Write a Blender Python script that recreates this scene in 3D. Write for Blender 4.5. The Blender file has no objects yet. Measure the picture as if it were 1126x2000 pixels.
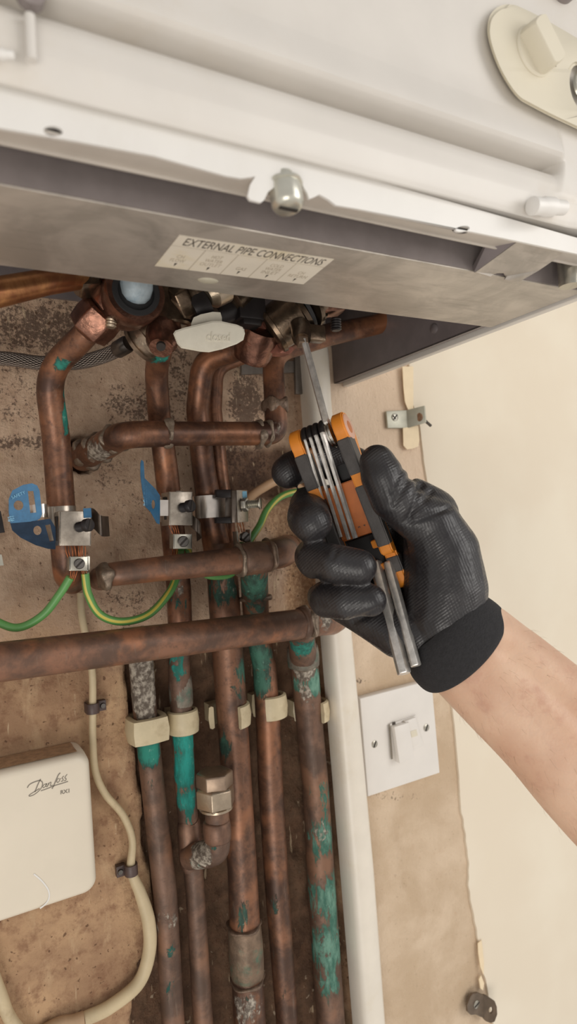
import bpy, bmesh, math, random
import numpy as np
from mathutils import Vector, Matrix, Quaternion
random.seed(7)
RNG = np.random.default_rng(11)
SC = bpy.context.scene
COL = SC.collection
PI = math.pi

# ------------------------------------------------------------------ camera geometry
F = 1270.0                     # focal length in pixels of a 1126 x 2000 frame
D = 0.49                       # lens to wall, metres; the wall is the plane y = 0
M = np.array([[0.86721493, 0.06711178, -0.4933906],
              [-0.05024199, 0.9976122, 0.04738827],
              [0.49539279, -0.01630689, 0.86851602]])
W = np.array([M[:, 0], M[:, 2], -M[:, 1]])          # camera vector -> world vector
RIGHT, DOWN, FWD = (Vector(W[:, i]) for i in range(3))

def ray(x, y):
    return Vector(W @ np.array([(x-563)/F, (y-1000)/F, 1.0]))
def at(x, y, d):
    """point seen at (x, y) that stands d metres in front of the wall"""
    r = ray(x, y); t = (D-d)/r.y
    return Vector((r.x*t, -d, r.z*t))
def atz(x, y, Z):
    r = ray(x, y); t = Z/r.z
    return Vector((r.x*t, r.y*t-D, Z))
def atx(x, y, X):
    r = ray(x, y); t = X/r.x
    return Vector((X, r.y*t-D, r.z*t))
def cz(x, y, z):
    """point seen at (x, y) at depth z along the lens axis"""
    p = ray(x, y)*z
    return Vector((p.x, p.y-D, p.z))
def dep(p):
    return (Vector(p)-Vector((0, -D, 0))).dot(FWD)
def pxm(n, p):
    return n*dep(p)/F
def proj_np(P):
    q = (P-np.array([0, -D, 0])) @ W
    return 563+F*q[:, 0]/q[:, 2], 1000+F*q[:, 1]/q[:, 2]

# ------------------------------------------------------------------ objects
WO = {}
def new_obj(name, me, mat=None, parent=None, origin=None, smooth=35):
    n = len(me.vertices)
    co = np.empty(n*3, np.float32); me.vertices.foreach_get('co', co); co = co.reshape(-1, 3)
    o = Vector(((co.min(0)+co.max(0))/2).tolist()) if origin is None else Vector(origin)
    co -= np.array(o[:], np.float32); me.vertices.foreach_set('co', co.ravel())
    if mat is not None:
        for m in (mat if isinstance(mat, (list, tuple)) else [mat]): me.materials.append(m)
    if smooth:
        me.polygons.foreach_set('use_smooth', [True]*len(me.polygons))
        try: me.set_sharp_from_angle(angle=math.radians(smooth))
        except Exception: pass
    me.update()
    ob = bpy.data.objects.new(name, me); COL.objects.link(ob)
    WO[ob.name] = o
    if parent is not None:
        ob.parent = parent; ob.location = o-WO[parent.name]
    else:
        ob.location = o
    return ob
def thing(name, label, cat, loc, group=None):
    o = bpy.data.objects.new(name, None); COL.objects.link(o); o.empty_display_size = .01
    o.location = loc; WO[o.name] = Vector(loc)
    o['label'] = label; o['category'] = cat
    if group: o['group'] = group
    return o
def tag(o, label=None, cat=None, group=None, kind=None):
    if label: o['label'] = label
    if cat: o['category'] = cat
    if group: o['group'] = group
    if kind: o['kind'] = kind
    return o

class MB:
    """collects shapes, builds one mesh object"""
    def __init__(s): s.v = []; s.f = []; s.mi = []; s.attr = {}; s.cur = 0
    def add(s, v, f, **attr):
        b = len(s.v); s.v += [Vector(p) for p in v]; s.f += [[i+b for i in q] for q in f]
        s.mi += [s.cur]*len(f)
        for k in set(s.attr) | set(attr):
            l = s.attr.setdefault(k, []); l += [0.0]*(b-len(l))
            l += list(attr.get(k, [0.0]*len(v)))
        return s
    def mat(s, i): s.cur = i; return s
    def mesh(s, name, bevel=0, seg=2, ang=40):
        me = bpy.data.meshes.new(name); me.from_pydata([p[:] for p in s.v], [], s.f)
        for k, l in s.attr.items():
            l += [0.0]*(len(s.v)-len(l))
            a = me.attributes.new(k, 'FLOAT', 'POINT'); a.data.foreach_set('value', l)
        me.polygons.foreach_set('material_index', s.mi)
        bm = bmesh.new(); bm.from_mesh(me)
        bmesh.ops.recalc_face_normals(bm, faces=bm.faces)
        if bevel:
            es = [e for e in bm.edges if len(e.link_faces) == 2 and e.calc_face_angle(0) > math.radians(ang)]
            bmesh.ops.bevel(bm, geom=es, offset=bevel, segments=seg, affect='EDGES', profile=.5, clamp_overlap=True)
        bm.to_mesh(me); bm.free()
        return me
    def build(s, name, mat, parent=None, bevel=0, smooth=35, origin=None, seg=2, ang=40):
        return new_obj(name, s.mesh(name, bevel, seg, ang), mat, parent, origin, smooth)
    # ---- shapes
    def box(s, a, b):
        (x0, y0, z0), (x1, y1, z1) = a, b
        return s.add([(x, y, z) for x in (x0, x1) for y in (y0, y1) for z in (z0, z1)],
                     [(0, 1, 3, 2), (4, 6, 7, 5), (0, 4, 5, 1), (2, 3, 7, 6), (0, 2, 6, 4), (1, 5, 7, 3)])
    def obox(s, c, ax, ay, az):
        c = Vector(c); ax, ay, az = Vector(ax), Vector(ay), Vector(az)
        return s.add([c+i*ax+j*ay+k*az for i in (-1, 1) for j in (-1, 1) for k in (-1, 1)],
                     [(0, 1, 3, 2), (4, 6, 7, 5), (0, 4, 5, 1), (2, 3, 7, 6), (0, 2, 6, 4), (1, 5, 7, 3)])
    def rings(s, rr, closed=False, caps=True, **attr):
        n = len(rr[0]); v = [p for r in rr for p in r]; f = []
        m = len(rr)
        for i in range(m if closed else m-1):
            a, b = i*n, ((i+1) % m)*n
            for j in range(n):
                f.append((a+j, a+(j+1) % n, b+(j+1) % n, b+j))
        if caps and not closed:
            f.append(tuple(range(n-1, -1, -1))); f.append(tuple((m-1)*n+j for j in range(n)))
        return s.add(v, f, **attr)
    def lathe(s, p0, p1, prof, seg=28, up=None):
        """prof: (t along p0->p1 in metres or fraction if <=1 & flag, radius)"""
        p0, p1 = Vector(p0), Vector(p1); ax = (p1-p0); L = ax.length; ax.normalize()
        u = frame(ax, up); w = ax.cross(u)
        rr = []
        for t, r in prof:
            c = p0+ax*(t*L)
            rr.append([c+(u*math.cos(2*PI*k/seg)+w*math.sin(2*PI*k/seg))*max(r, 1e-5) for k in range(seg)])
        return s.rings(rr)
    def cyl(s, p0, p1, r0, r1=None, seg=24, up=None):
        return s.lathe(p0, p1, [(0, r0), (1, r0 if r1 is None else r1)], seg, up)
    def sphere(s, c, r, n=12, m=18, sc=(1, 1, 1)):
        rr = []
        for i in range(n+1):
            th = PI*i/n; rad = max(math.sin(th), 1e-3)
            rr.append([Vector(c)+Vector((r*sc[0]*rad*math.cos(2*PI*k/m), r*sc[1]*rad*math.sin(2*PI*k/m), r*sc[2]*math.cos(th))) for k in range(m)])
        return s.rings(rr)
    def tube(s, pts, rad, seg=20, spots=None, fluxes=None, caps=True, flat=1.0):
        """pts: world polyline; rad: list or number. Adds attributes length/turn and patina/flux by distance to spots"""
        n = len(pts); rad = rad if isinstance(rad, (list, tuple)) else [rad]*n
        tg = []
        for i in range(n):
            a = pts[max(i-1, 0)]; b = pts[min(i+1, n-1)]; tg.append((b-a).normalized())
        u = frame(tg[0]); rr = []; ln = []; tr = []; acc = 0
        for i in range(n):
            if i:
                q = tg[i-1].rotation_difference(tg[i]); u = (q @ u); acc += (pts[i]-pts[i-1]).length
            u = (u-tg[i]*u.dot(tg[i])).normalized(); w = tg[i].cross(u)
            rr.append([pts[i]+(u*math.cos(2*PI*k/seg)+w*math.sin(2*PI*k/seg)*flat)*rad[i] for k in range(seg)])
            ln += [acc]*seg; tr += [k/seg for k in range(seg)]
        at_ = dict(length=ln, turn=tr)
        allp = [p for r in rr for p in r]
        for key, sp in (('patina', spots), ('flux', fluxes)):
            if sp:
                at_[key] = [max([st*max(0, 1-((p-c).length/r)**2) for c, r, st in sp]+[0]) for p in allp]
        return s.rings(rr, caps=caps, **at_)

def frame(ax, up=None):
    if up is None: up = Vector((0, 0, 1)) if abs(ax.z) < .9 else Vector((1, 0, 0))
    up = Vector(up)
    u = up-ax*up.dot(ax)
    return u.normalized()
def fillet(P, r, n=9, step=.006):
    """round the corners of polyline P (Vectors) with radius r, then resample; returns points"""
    out = [P[0]]
    for i in range(1, len(P)-1):
        a, b, c = P[i-1], P[i], P[i+1]
        d0 = (a-b); d1 = (c-b); l0, l1 = d0.length, d1.length; d0.normalize(); d1.normalize()
        ang = d0.angle(d1, PI)
        if ang > PI-.02: out.append(b); continue
        rr = r[i] if isinstance(r, (list, tuple)) else r
        cut = min(rr/math.tan(ang/2), l0*.49, l1*.49)
        s0 = b+d0*cut; s1 = b+d1*cut
        for k in range(n+1):
            t = k/n
            out.append(s0*(1-t)**2+b*2*t*(1-t)+s1*t*t)
    out.append(P[-1])
    res = [out[0]]
    for p in out[1:]:
        g = (p-res[-1]).length
        if g < 1e-5: continue
        m = max(1, int(g/step))
        a = res[-1]
        for k in range(1, m+1): res.append(a.lerp(p, k/m))
    return res
def spline(P, n=10):
    """Catmull-Rom through Vectors"""
    Q = [P[0]*2-P[1]]+list(P)+[P[-1]*2-P[-2]]; out = []
    for i in range(1, len(Q)-2):
        for k in range(n):
            t = k/n; a, b, c, d = Q[i-1:i+3]
            out.append(.5*((2*b)+(c-a)*t+(2*a-5*b+4*c-d)*t*t+(3*b-a-3*c+d)*t**3))
    out.append(P[-1]); return out
def rad_along(path, ctrl):
    """radius at each path point, from control (Vector, radius), by nearest segment"""
    out = []
    for p in path:
        best = None
        for (a, ra), (b, rb) in zip(ctrl[:-1], ctrl[1:]):
            ab = b-a; t = max(0, min(1, (p-a).dot(ab)/max(ab.length_squared, 1e-12)))
            dd = (a+ab*t-p).length
            if best is None or dd < best[0]: best = (dd, ra+(rb-ra)*t)
        out.append(best[1])
    return out

def flat_mesh(outline, holes=(), th=.001):
    """filled outline with holes, as (verts (u, v, w), faces) with w = +-th/2"""
    cu = bpy.data.curves.new('outline', 'CURVE'); cu.dimensions = '2D'; cu.fill_mode = 'BOTH'; cu.extrude = 0.5
    for poly in [outline]+list(holes):
        sp = cu.splines.new('POLY'); sp.points.add(len(poly)-1); sp.use_cyclic_u = True
        for p, (x, y) in zip(sp.points, poly): p.co = (x, y, 0, 1)
    ob = bpy.data.objects.new('outline', cu)
    me = ob.to_mesh()
    v = [(p.co.x, p.co.y, p.co.z*th) for p in me.vertices]; f = [list(p.vertices) for p in me.polygons]
    ob.to_mesh_clear(); bpy.data.objects.remove(ob); bpy.data.curves.remove(cu)
    return v, f
def plate(mb, outline, dfun, th, holes=()):
    """outline in photograph pixels on a sheet standing dfun(x, y) from the wall, real thickness th"""
    v, f = flat_mesh(outline, holes, th)
    if not callable(dfun): dd = dfun; dfun = lambda x, y: dd
    mb.add([at(x, y, dfun(x, y))+Vector((0, -w, 0)) for x, y, w in v], f)
    return mb
def weld(me, dist=1e-6):
    bm = bmesh.new(); bm.from_mesh(me); bmesh.ops.remove_doubles(bm, verts=bm.verts, dist=dist)
    bmesh.ops.recalc_face_normals(bm, faces=bm.faces); bm.to_mesh(me); bm.free(); return me
def ellipse(cx, cy, rx, ry, n=24, rot=0):
    return [(cx+rx*math.cos(a)*math.cos(rot)-ry*math.sin(a)*math.sin(rot), cy+rx*math.cos(a)*math.sin(rot)+ry*math.sin(a)*math.cos(rot)) for a in [2*PI*k/n for k in range(n)]]
def rrect(x0, y0, x1, y1, r, n=5):
    out = []
    for cx, cy, a0 in ((x1-r, y0+r, -90), (x1-r, y1-r, 0), (x0+r, y1-r, 90), (x0+r, y0+r, 180)):
        out += [(cx+r*math.cos(math.radians(a0+90*k/n)), cy+r*math.sin(math.radians(a0+90*k/n))) for k in range(n+1)]
    return out
def text_geo(body, th=.3, shear=0.0, bold=0.0):
    """letters as verts in a unit box (0..1, 0..1) plus faces"""
    cu = bpy.data.curves.new('letters', 'FONT'); cu.body = body; cu.size = 1; cu.extrude = .5; cu.shear = shear; cu.offset = bold
    cu.resolution_u = 3
    ob = bpy.data.objects.new('letters', cu); me = ob.to_mesh()
    v = np.array([p.co[:] for p in me.vertices]); f = [list(p.vertices) for p in me.polygons]
    ob.to_mesh_clear(); bpy.data.objects.remove(ob); bpy.data.curves.remove(cu)
    mn, mx = v.min(0), v.max(0)
    v[:, 0] = (v[:, 0]-mn[0])/(mx[0]-mn[0]); v[:, 1] = (v[:, 1]-mn[1])/(mx[1]-mn[1]); v[:, 2] = np.sign(v[:, 2])*.5
    return v, f
def text_on(mb, body, tl, tr, bl, n, th, shear=0, bold=0.0):
    """letters on the parallelogram tl/tr/bl (Vectors), raised th along n"""
    v, f = text_geo(body, shear=shear, bold=bold)
    mb.add([tl+(tr-tl)*p[0]+(bl-tl)*(1-p[1])+n*(th*(p[2]+.5)) for p in v], f)
def ribbon(mb, pts, w, n, th):
    """a pen stroke through pts (Vectors) of width w lying on a face with normal n"""
    L = []
    for i, p in enumerate(pts):
        t = (pts[min(i+1, len(pts)-1)]-pts[max(i-1, 0)]).normalized(); s_ = t.cross(n).normalized()*w/2
        L.append([p-s_, p+s_, p+s_+n*th, p-s_+n*th])
    mb.rings(L)

# ------------------------------------------------------------------ materials
def srgb(r, g, b):
    f = lambda c: (c/255/12.92) if c/255 <= .04045 else ((c/255+.055)/1.055)**2.4
    return (f(r), f(g), f(b), 1)
class Nt:
    def __init__(s, name):
        s.m = bpy.data.materials.new(name); s.m.use_nodes = True; s.t = s.m.node_tree; s.n = s.t.nodes; s.l = s.t.links
        s.b = s.n['Principled BSDF']
    def node(s, ty, **kw):
        x = s.n.new(ty)
        for k, v in kw.items():
            if k in x.inputs.keys() if isinstance(k, str) else False: pass
            setattr(x, k, v)
        return x
    def inp(s, sock, v):
        if isinstance(v, bpy.types.NodeSocket): s.l.new(v, sock)
        else: sock.default_value = v
    def coord(s): 
        return s.node('ShaderNodeTexCoord').outputs['Object']
    def geo(s):
        return s.node('ShaderNodeNewGeometry').outputs['Position']
    def noise(s, vec, scale, detail=5, rough=.6, dist=0):
        x = s.node('ShaderNodeTexNoise'); s.inp(x.inputs['Vector'], vec)
        x.inputs['Scale'].default_value = scale; x.inputs['Detail'].default_value = detail
        x.inputs['Roughness'].default_value = rough; x.inputs['Distortion'].default_value = dist
        return x.outputs['Fac']
    def voro(s, vec, scale, feature='F1'):
        x = s.node('ShaderNodeTexVoronoi'); x.feature = feature; s.inp(x.inputs['Vector'], vec); x.inputs['Scale'].default_value = scale
        return x.outputs['Distance']
    def mapv(s, vec, scale=(1, 1, 1), rot=(0, 0, 0)):
        x = s.node('ShaderNodeMapping'); s.inp(x.inputs['Vector'], vec); x.inputs['Scale'].default_value = scale; x.inputs['Rotation'].default_value = rot
        return x.outputs['Vector']
    def math(s, op, a, b=0.0, c=None):
        x = s.node('ShaderNodeMath'); x.operation = op; s.inp(x.inputs[0], a); s.inp(x.inputs[1], b)
        if c is not None: s.inp(x.inputs[2], c)
        return x.outputs[0]
    def step(s, v, lo, hi, a=0., b=1.):
        x = s.node('ShaderNodeMapRange'); x.interpolation_type = 'SMOOTHSTEP'; s.inp(x.inputs['Value'], v)
        x.inputs['From Min'].default_value = lo; x.inputs['From Max'].default_value = hi
        x.inputs['To Min'].default_value = a; x.inputs['To Max'].default_value = b
        return x.outputs['Result']
    def mix(s, fac, a, b):
        x = s.node('ShaderNodeMix'); x.data_type = 'RGBA'; s.inp(x.inputs['Factor'], fac); s.inp(x.inputs['A'], a); s.inp(x.inputs['B'], b)
        # colour sockets are the third pair
        return x
    def mixc(s, fac, a, b, mode='MIX'):
        x = s.node('ShaderNodeMix'); x.data_type = 'RGBA'; x.blend_type = mode
        s.inp(x.inputs[0], fac); s.inp(x.inputs[6], a); s.inp(x.inputs[7], b)
        return x.outputs[2]
    def attr(s, name):
        x = s.node('ShaderNodeAttribute'); x.attribute_name = name; return x.outputs['Fac']
    def bump(s, h, strength=.3, dist=.001):
        x = s.node('ShaderNodeBump'); s.inp(x.inputs['Height'], h); x.inputs['Strength'].default_value = strength; x.inputs['Distance'].default_value = dist
        s.l.new(x.outputs[0], s.b.inputs['Normal']); return x
    def set(s, **kw):
        for k, v in kw.items(): s.inp(s.b.inputs[k.replace('_', ' ')], v)
        return s
def simple(name, c, rough=.5, metal=0., var=.12, scale=60, bump=0., bscale=300, spec=.5, coat=0, dirt=None, dirt_amt=.5):
    t = Nt(name); co = t.coord()
    n = t.noise(co, scale, 5)
    lo = tuple(x*(1-var) for x in c[:3])+(1,); hi = tuple(min(1, x*(1+var)) for x in c[:3])+(1,)
    col = t.mixc(t.step(n, .3, .7), lo, hi)
    if dirt:
        d = t.step(t.noise(co, scale*.35, 8, .7, .3), .5, .75, 0, dirt_amt); col = t.mixc(d, col, dirt)
    t.set(Base_Color=col, Roughness=rough, Metallic=metal, Specular_IOR_Level=spec, Coat_Weight=coat)
    if bump: t.bump(t.noise(co, bscale, 4), bump)
    return t.m

def copper_mat(name, base, dark, light, metal=.55, rough=.42, green=(.02, .22, .165, 1), green2=(.012, .07, .055, 1)):
    t = Nt(name); co = t.geo()
    n1 = t.noise(co, 38, 6, .65, .4); n2 = t.noise(co, 190, 5, .7); n3 = t.noise(t.mapv(co, (1, 1, .12)), 260, 4, .6)
    c = t.mixc(t.step(n1, .36, .64), dark, base)
    c = t.mixc(t.step(n2, .5, .72, 0, .7), c, dark)
    c = t.mixc(t.step(t.noise(co, 30, 5, .55), .52, .68, 0, .75), c, light)
    c = t.mixc(t.step(n3, .58, .76, 0, .45), c, (.22, .16, .12, 1))
    # verdigris where water sat
    pn = t.noise(t.mapv(co, (1, 1, .3)), 170, 9, .74, .7)
    pm = t.step(t.math('ADD', t.attr('patina'), t.math('MULTIPLY', t.math('SUBTRACT', pn, .5), 2.1)), .36, .5)
    gcol = t.mixc(t.step(t.math('ADD', t.math('MULTIPLY', t.noise(t.mapv(co, (1, 1, .35)), 210, 6, .7), .75), t.math('MULTIPLY', t.attr('patina'), .42)), .5, .78), green2, green)
    gcol = t.mixc(t.step(t.noise(co, 310, 4, .6), .6, .75, 0, .6), gcol, (.22, .42, .33, 1))
    c = t.mixc(pm, c, gcol)
    # grey flux and solder smears
    fm = t.step(t.math('ADD', t.attr('flux'), t.math('MULTIPLY', t.math('SUBTRACT', t.noise(t.mapv(co, (1, 1, .5)), 130, 7, .7, .5), .5), 1.8)), .4, .56)
    fc = t.mixc(t.step(t.noise(co, 260, 5, .6), .4, .65), (.11, .085, .065, 1), (.44, .39, .32, 1))
    c = t.mixc(fm, c, fc)
    t.set(Base_Color=c)
    both = t.math('MAXIMUM', pm, fm)
    t.set(Metallic=t.math('MULTIPLY', t.math('SUBTRACT', 1.0, both), metal),
          Roughness=t.math('ADD', t.math('MULTIPLY', n2, .25), t.math('ADD', rough-.12, t.math('MULTIPLY', both, .3))))
    t.bump(t.math('ADD', t.math('MULTIPLY', n2, .25), t.math('MULTIPLY', both, t.math('ADD', .5, t.noise(co, 400, 4)))), .35, .0008)
    return t.m

MT = {}
MT['copper'] = copper_mat('tarnished copper', srgb(134, 92, 68), srgb(78, 55, 45), srgb(166, 110, 76), metal=.5, rough=.38)
MT['copper_dull'] = copper_mat('dull brown copper', srgb(118, 89, 72), srgb(84, 64, 52), srgb(140, 102, 78), metal=.25, rough=.5)
DL = (srgb(118, 89, 72), srgb(84, 64, 52), srgb(140, 102, 78))
MT['copper_turq'] = copper_mat('turquoise crusted copper', *DL, metal=.25, rough=.5, green=(.016, .30, .25, 1), green2=(.012, .14, .11, 1))
MT['copper_pale'] = copper_mat('pale green streaked copper', *DL, metal=.25, rough=.5, green=(.15, .29, .22, 1), green2=(.035, .12, .085, 1))
MT['copper_moss'] = copper_mat('dark green streaked copper', srgb(128, 90, 68), srgb(78, 57, 46), srgb(156, 106, 76), metal=.4, rough=.42, green=(.05, .16, .11, 1), green2=(.02, .05, .035, 1))
MT['copper_bright'] = copper_mat('bright copper', srgb(205, 148, 96), srgb(150, 98, 66), srgb(225, 170, 115), metal=.8, rough=.34)
MT['bronze'] = simple('dark bronze', srgb(108, 92, 76), .25, .85, .4, 90, .22, 250, dirt=srgb(58, 44, 38), dirt_amt=.8)
MT['bronze_red'] = simple('red bronze', srgb(134, 96, 80), .27, .85, .4, 110, .4, 190, dirt=srgb(66, 48, 42), dirt_amt=.7)
MT['nickel'] = simple('dull nickel brass', srgb(176, 160, 140), .3, .85, .12, 120, .12, 500)
MT['solder'] = simple('grey solder', srgb(138, 122, 106), .45, .55, .3, 160, .7, 260, dirt=srgb(80, 66, 56), dirt_amt=.7)
MT['white'] = simple('white enamel', srgb(214, 209, 202), .36, 0, .025, 25, dirt=srgb(200, 186, 164), dirt_amt=.35)
MT['white_bright'] = simple('white enamelled steel', srgb(226, 223, 218), .32, 0, .02, 30, dirt=srgb(206, 198, 186), dirt_amt=.3)
MT['beige'] = simple('beige plastic', srgb(214, 206, 186), .42, 0, .03, 20)
MT['valve_plastic'] = simple('off white lever plastic', srgb(214, 208, 192), .45, 0, .05, 60, dirt=srgb(170, 156, 138), dirt_amt=.4)
MT['chassis'] = simple('dark grey painted steel', srgb(138, 129, 127), .5, .25, .1, 40)
MT['chassis_dark'] = simple('charcoal painted steel', srgb(120, 112, 112), .42, .2, .1, 50)
MT['black_metal'] = simple('black oxide metal', srgb(44, 40, 40), .38, .4, .2, 80)
MT['black_rubber'] = simple('black rubber', srgb(30, 29, 30), .6, 0, .2, 80)
MT['steel'] = simple('bright steel', srgb(196, 190, 182), .24, 1, .08, 150)
MT['zinc'] = simple('zinc plated steel', srgb(176, 172, 160), .3, .85, .12, 130, .1, 400)
MT['dark_steel'] = simple('oily dark steel', srgb(104, 100, 96), .32, .9, .2, 150)
MT['key'] = simple('hex key steel', srgb(214, 210, 204), .3, .7, .15, 200, dirt=srgb(70, 64, 58), dirt_amt=.45)
MT['bracket'] = simple('grey zinc bracket', srgb(172, 170, 156), .45, .55, .08, 120)
MT['bracket_dark'] = simple('browned steel bracket', srgb(112, 98, 84), .5, .4, .2, 120)
MT['orange'] = simple('orange plastic', srgb(226, 138, 42), .42, 0, .06, 60, .08, 600, dirt=srgb(188, 104, 38), dirt_amt=.4)
MT['orange_deep'] = simple('worn orange plastic', srgb(190, 108, 52), .5, 0, .08, 90, dirt=srgb(150, 84, 44), dirt_amt=.5)
MT['pink_wear'] = simple('worn pale orange plastic', srgb(214, 168, 146), .5, 0, .06, 90)
MT['grip'] = simple('charcoal grip rubber', srgb(74, 70, 68), .55, 0, .14, 120, .2, 700)
MT['cream_clip'] = simple('yellowed white clip plastic', srgb(202, 187, 154), .45, 0, .06, 90, dirt=srgb(156, 134, 98), dirt_amt=.6)
MT['conduit'] = simple('white plastic trunking', srgb(224, 216, 202), .34, 0, .03, 40, dirt=srgb(206, 190, 154), dirt_amt=.4)
MT['switch'] = simple('white switch plastic', srgb(222, 217, 210), .34, 0, .02, 40)
MT['receiver'] = simple('cream plastic', srgb(220, 209, 190), .42, 0, .02, 30)
MT['cable_cream'] = simple('cream cable sheath', srgb(194, 176, 142), .5, 0, .07, 60, dirt=srgb(142, 116, 86), dirt_amt=.65)
MT['cable_brown'] = simple('pale brown cable sheath', srgb(188, 152, 118), .5, 0, .08, 60)
MT['cable_clip'] = simple('dark plum plastic clip', srgb(74, 58, 54), .45, 0, .2, 60)
MT['ink'] = simple('black ink', srgb(74, 66, 58), .6, 0, .1, 60)
MT['ink_pale'] = simple('faded ink', srgb(182, 171, 152), .6, 0, .1, 60)
MT['ink_grey'] = simple('grey print', srgb(132, 124, 112), .6, 0, .1, 60)
MT['blue'] = simple('blue tag metal', srgb(44, 100, 138), .4, .15, .2, 120, dirt=srgb(30, 58, 84), dirt_amt=.7)
MT['blue_dark'] = simple('dark blue tag metal', srgb(36, 56, 78), .42, .2, .25, 120)
MT['blue_pale'] = simple('pale blue print', srgb(130, 184, 212), .5, 0, .1, 100)
MT['blue_cap'] = simple('blue grey stub', srgb(166, 178, 184), .55, .1, .2, 110, dirt=srgb(98, 128, 148), dirt_amt=.8)
MT['strand'] = simple('bare copper strand', srgb(176, 108, 70), .4, .7, .3, 300)
MT['cuff'] = simple('black knitted cuff', srgb(40, 39, 41), .85, 0, .15, 400, .6, 900)
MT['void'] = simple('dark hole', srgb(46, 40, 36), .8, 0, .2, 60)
MT['tick'] = simple('dirty torn plaster', srgb(150, 116, 86), .85, 0, .2, 120, .6, 200)

def m_galv():
    t = Nt('galvanised sheet'); co = t.geo()
    n = t.noise(t.mapv(co, (1, 1, 1)), 26, 6, .62, .8); n2 = t.noise(t.mapv(co, (.35, 2.2, 1)), 120, 6, .7)
    c = t.mixc(t.step(n, .34, .68), srgb(172, 165, 156), srgb(204, 196, 186))
    c = t.mixc(t.step(n2, .5, .8, 0, .4), c, srgb(134, 124, 114))
    c = t.mixc(t.step(t.noise(co, 75, 7, .7), .62, .74, 0, .5), c, srgb(206, 200, 188))
    t.set(Base_Color=c, Metallic=.6, Roughness=t.math('ADD', .32, t.math('MULTIPLY', n2, .25))); t.bump(n2, .05)
    return t.m
MT['galv'] = m_galv()

def m_wire(name):
    t = Nt(name)
    tw = t.math('FRACT', t.math('ADD', t.attr('turn'), t.math('MULTIPLY', t.attr('length'), 3.5)))
    y = t.math('MULTIPLY', t.step(tw, .30, .33), t.step(tw, .41, .44, 1, 0))
    g = t.mixc(t.noise(t.coord(), 60), srgb(74, 128, 66), srgb(98, 152, 84))
    t.set(Base_Color=t.mixc(y, g, srgb(190, 176, 78)), Roughness=.4)
    return t.m
MT['earth'] = m_wire('green and yellow earth sheath')

def m_braid():
    t = Nt('stainless braid')
    a = t.math('MULTIPLY', t.attr('turn'), 18); b = t.math('MULTIPLY', t.attr('length'), 260)
    s1 = t.math('ABSOLUTE', t.math('SINE', t.math('MULTIPLY', t.math('ADD', a, b), PI)))
    s2 = t.math('ABSOLUTE', t.math('SINE', t.math('MULTIPLY', t.math('SUBTRACT', a, b), PI)))
    h = t.math('MAXIMUM', s1, s2)
    t.set(Base_Color=t.mixc(t.step(t.math('MULTIPLY', s1, s2), .05, .6), srgb(60, 52, 48), srgb(168, 156, 146)), Metallic=.7, Roughness=.35)
    t.bump(h, .8, .0015); return t.m
MT['braid'] = m_braid()

def m_skin():
    t = Nt('skin'); co = t.geo()
    n = t.noise(co, 26, 4, .5); n2 = t.noise(co, 75, 7, .65)
    c = t.mixc(t.step(n, .3, .7), srgb(214, 172, 144), srgb(230, 194, 166))
    c = t.mixc(t.step(n2, .5, .72, 0, .5), c, srgb(196, 144, 122))
    vn = t.noise(t.mapv(co, (1, 1, 1)), 34, 2, .4, 1.2)
    v = t.math('MULTIPLY', t.step(vn, .47, .5), t.step(vn, .5, .53, 1, 0))
    c = t.mixc(t.math('MULTIPLY', v, .05), c, srgb(160, 140, 136))
    t.set(Base_Color=c, Roughness=.48, Subsurface_Weight=.12, Subsurface_Radius=(.006, .003, .002), Subsurface_Scale=.6)
    t.bump(t.math('ADD', t.noise(co, 900, 3), t.voro(co, 700)), .12, .0006); return t.m
MT['skin'] = m_skin()

def m_glove():
    t = Nt('black coated glove'); co = t.geo()
    w = t.node('ShaderNodeTexWave'); w.wave_type = 'BANDS'; w.bands_direction = 'Z'; t.inp(w.inputs['Vector'], t.mapv(co, (1, 1, 1), (.5, .35, 0)))
    w.inputs['Scale'].default_value = 190; w.inputs['Distortion'].default_value = 1.5; w.inputs['Detail'].default_value = 2
    w2 = t.node('ShaderNodeTexWave'); w2.bands_direction = 'X'; t.inp(w2.inputs['Vector'], t.mapv(co, (1, 1, 1), (0, .35, .4)))
    w2.inputs['Scale'].default_value = 170; w2.inputs['Distortion'].default_value = 2
    n = t.noise(co, 60, 5, .6); n2 = t.noise(co, 420, 4, .6)
    c = t.mixc(t.step(n, .35, .7), srgb(36, 34, 36), srgb(52, 50, 51))
    c = t.mixc(t.step(t.noise(co, 130, 7, .75), .63, .74, 0, .5), c, srgb(104, 98, 94))
    t.set(Base_Color=c, Roughness=t.step(n2, .3, .7, .28, .46), Specular_IOR_Level=.5)
    h = t.math('ADD', t.math('MULTIPLY', w.outputs['Fac'], t.step(n, .42, .6, .1, 1)), t.math('ADD', t.math('MULTIPLY', w2.outputs['Fac'], .4), t.math('MULTIPLY', n2, .8)))
    t.bump(h, .22, .0007); return t.m
MT['glove'] = m_glove()

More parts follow.
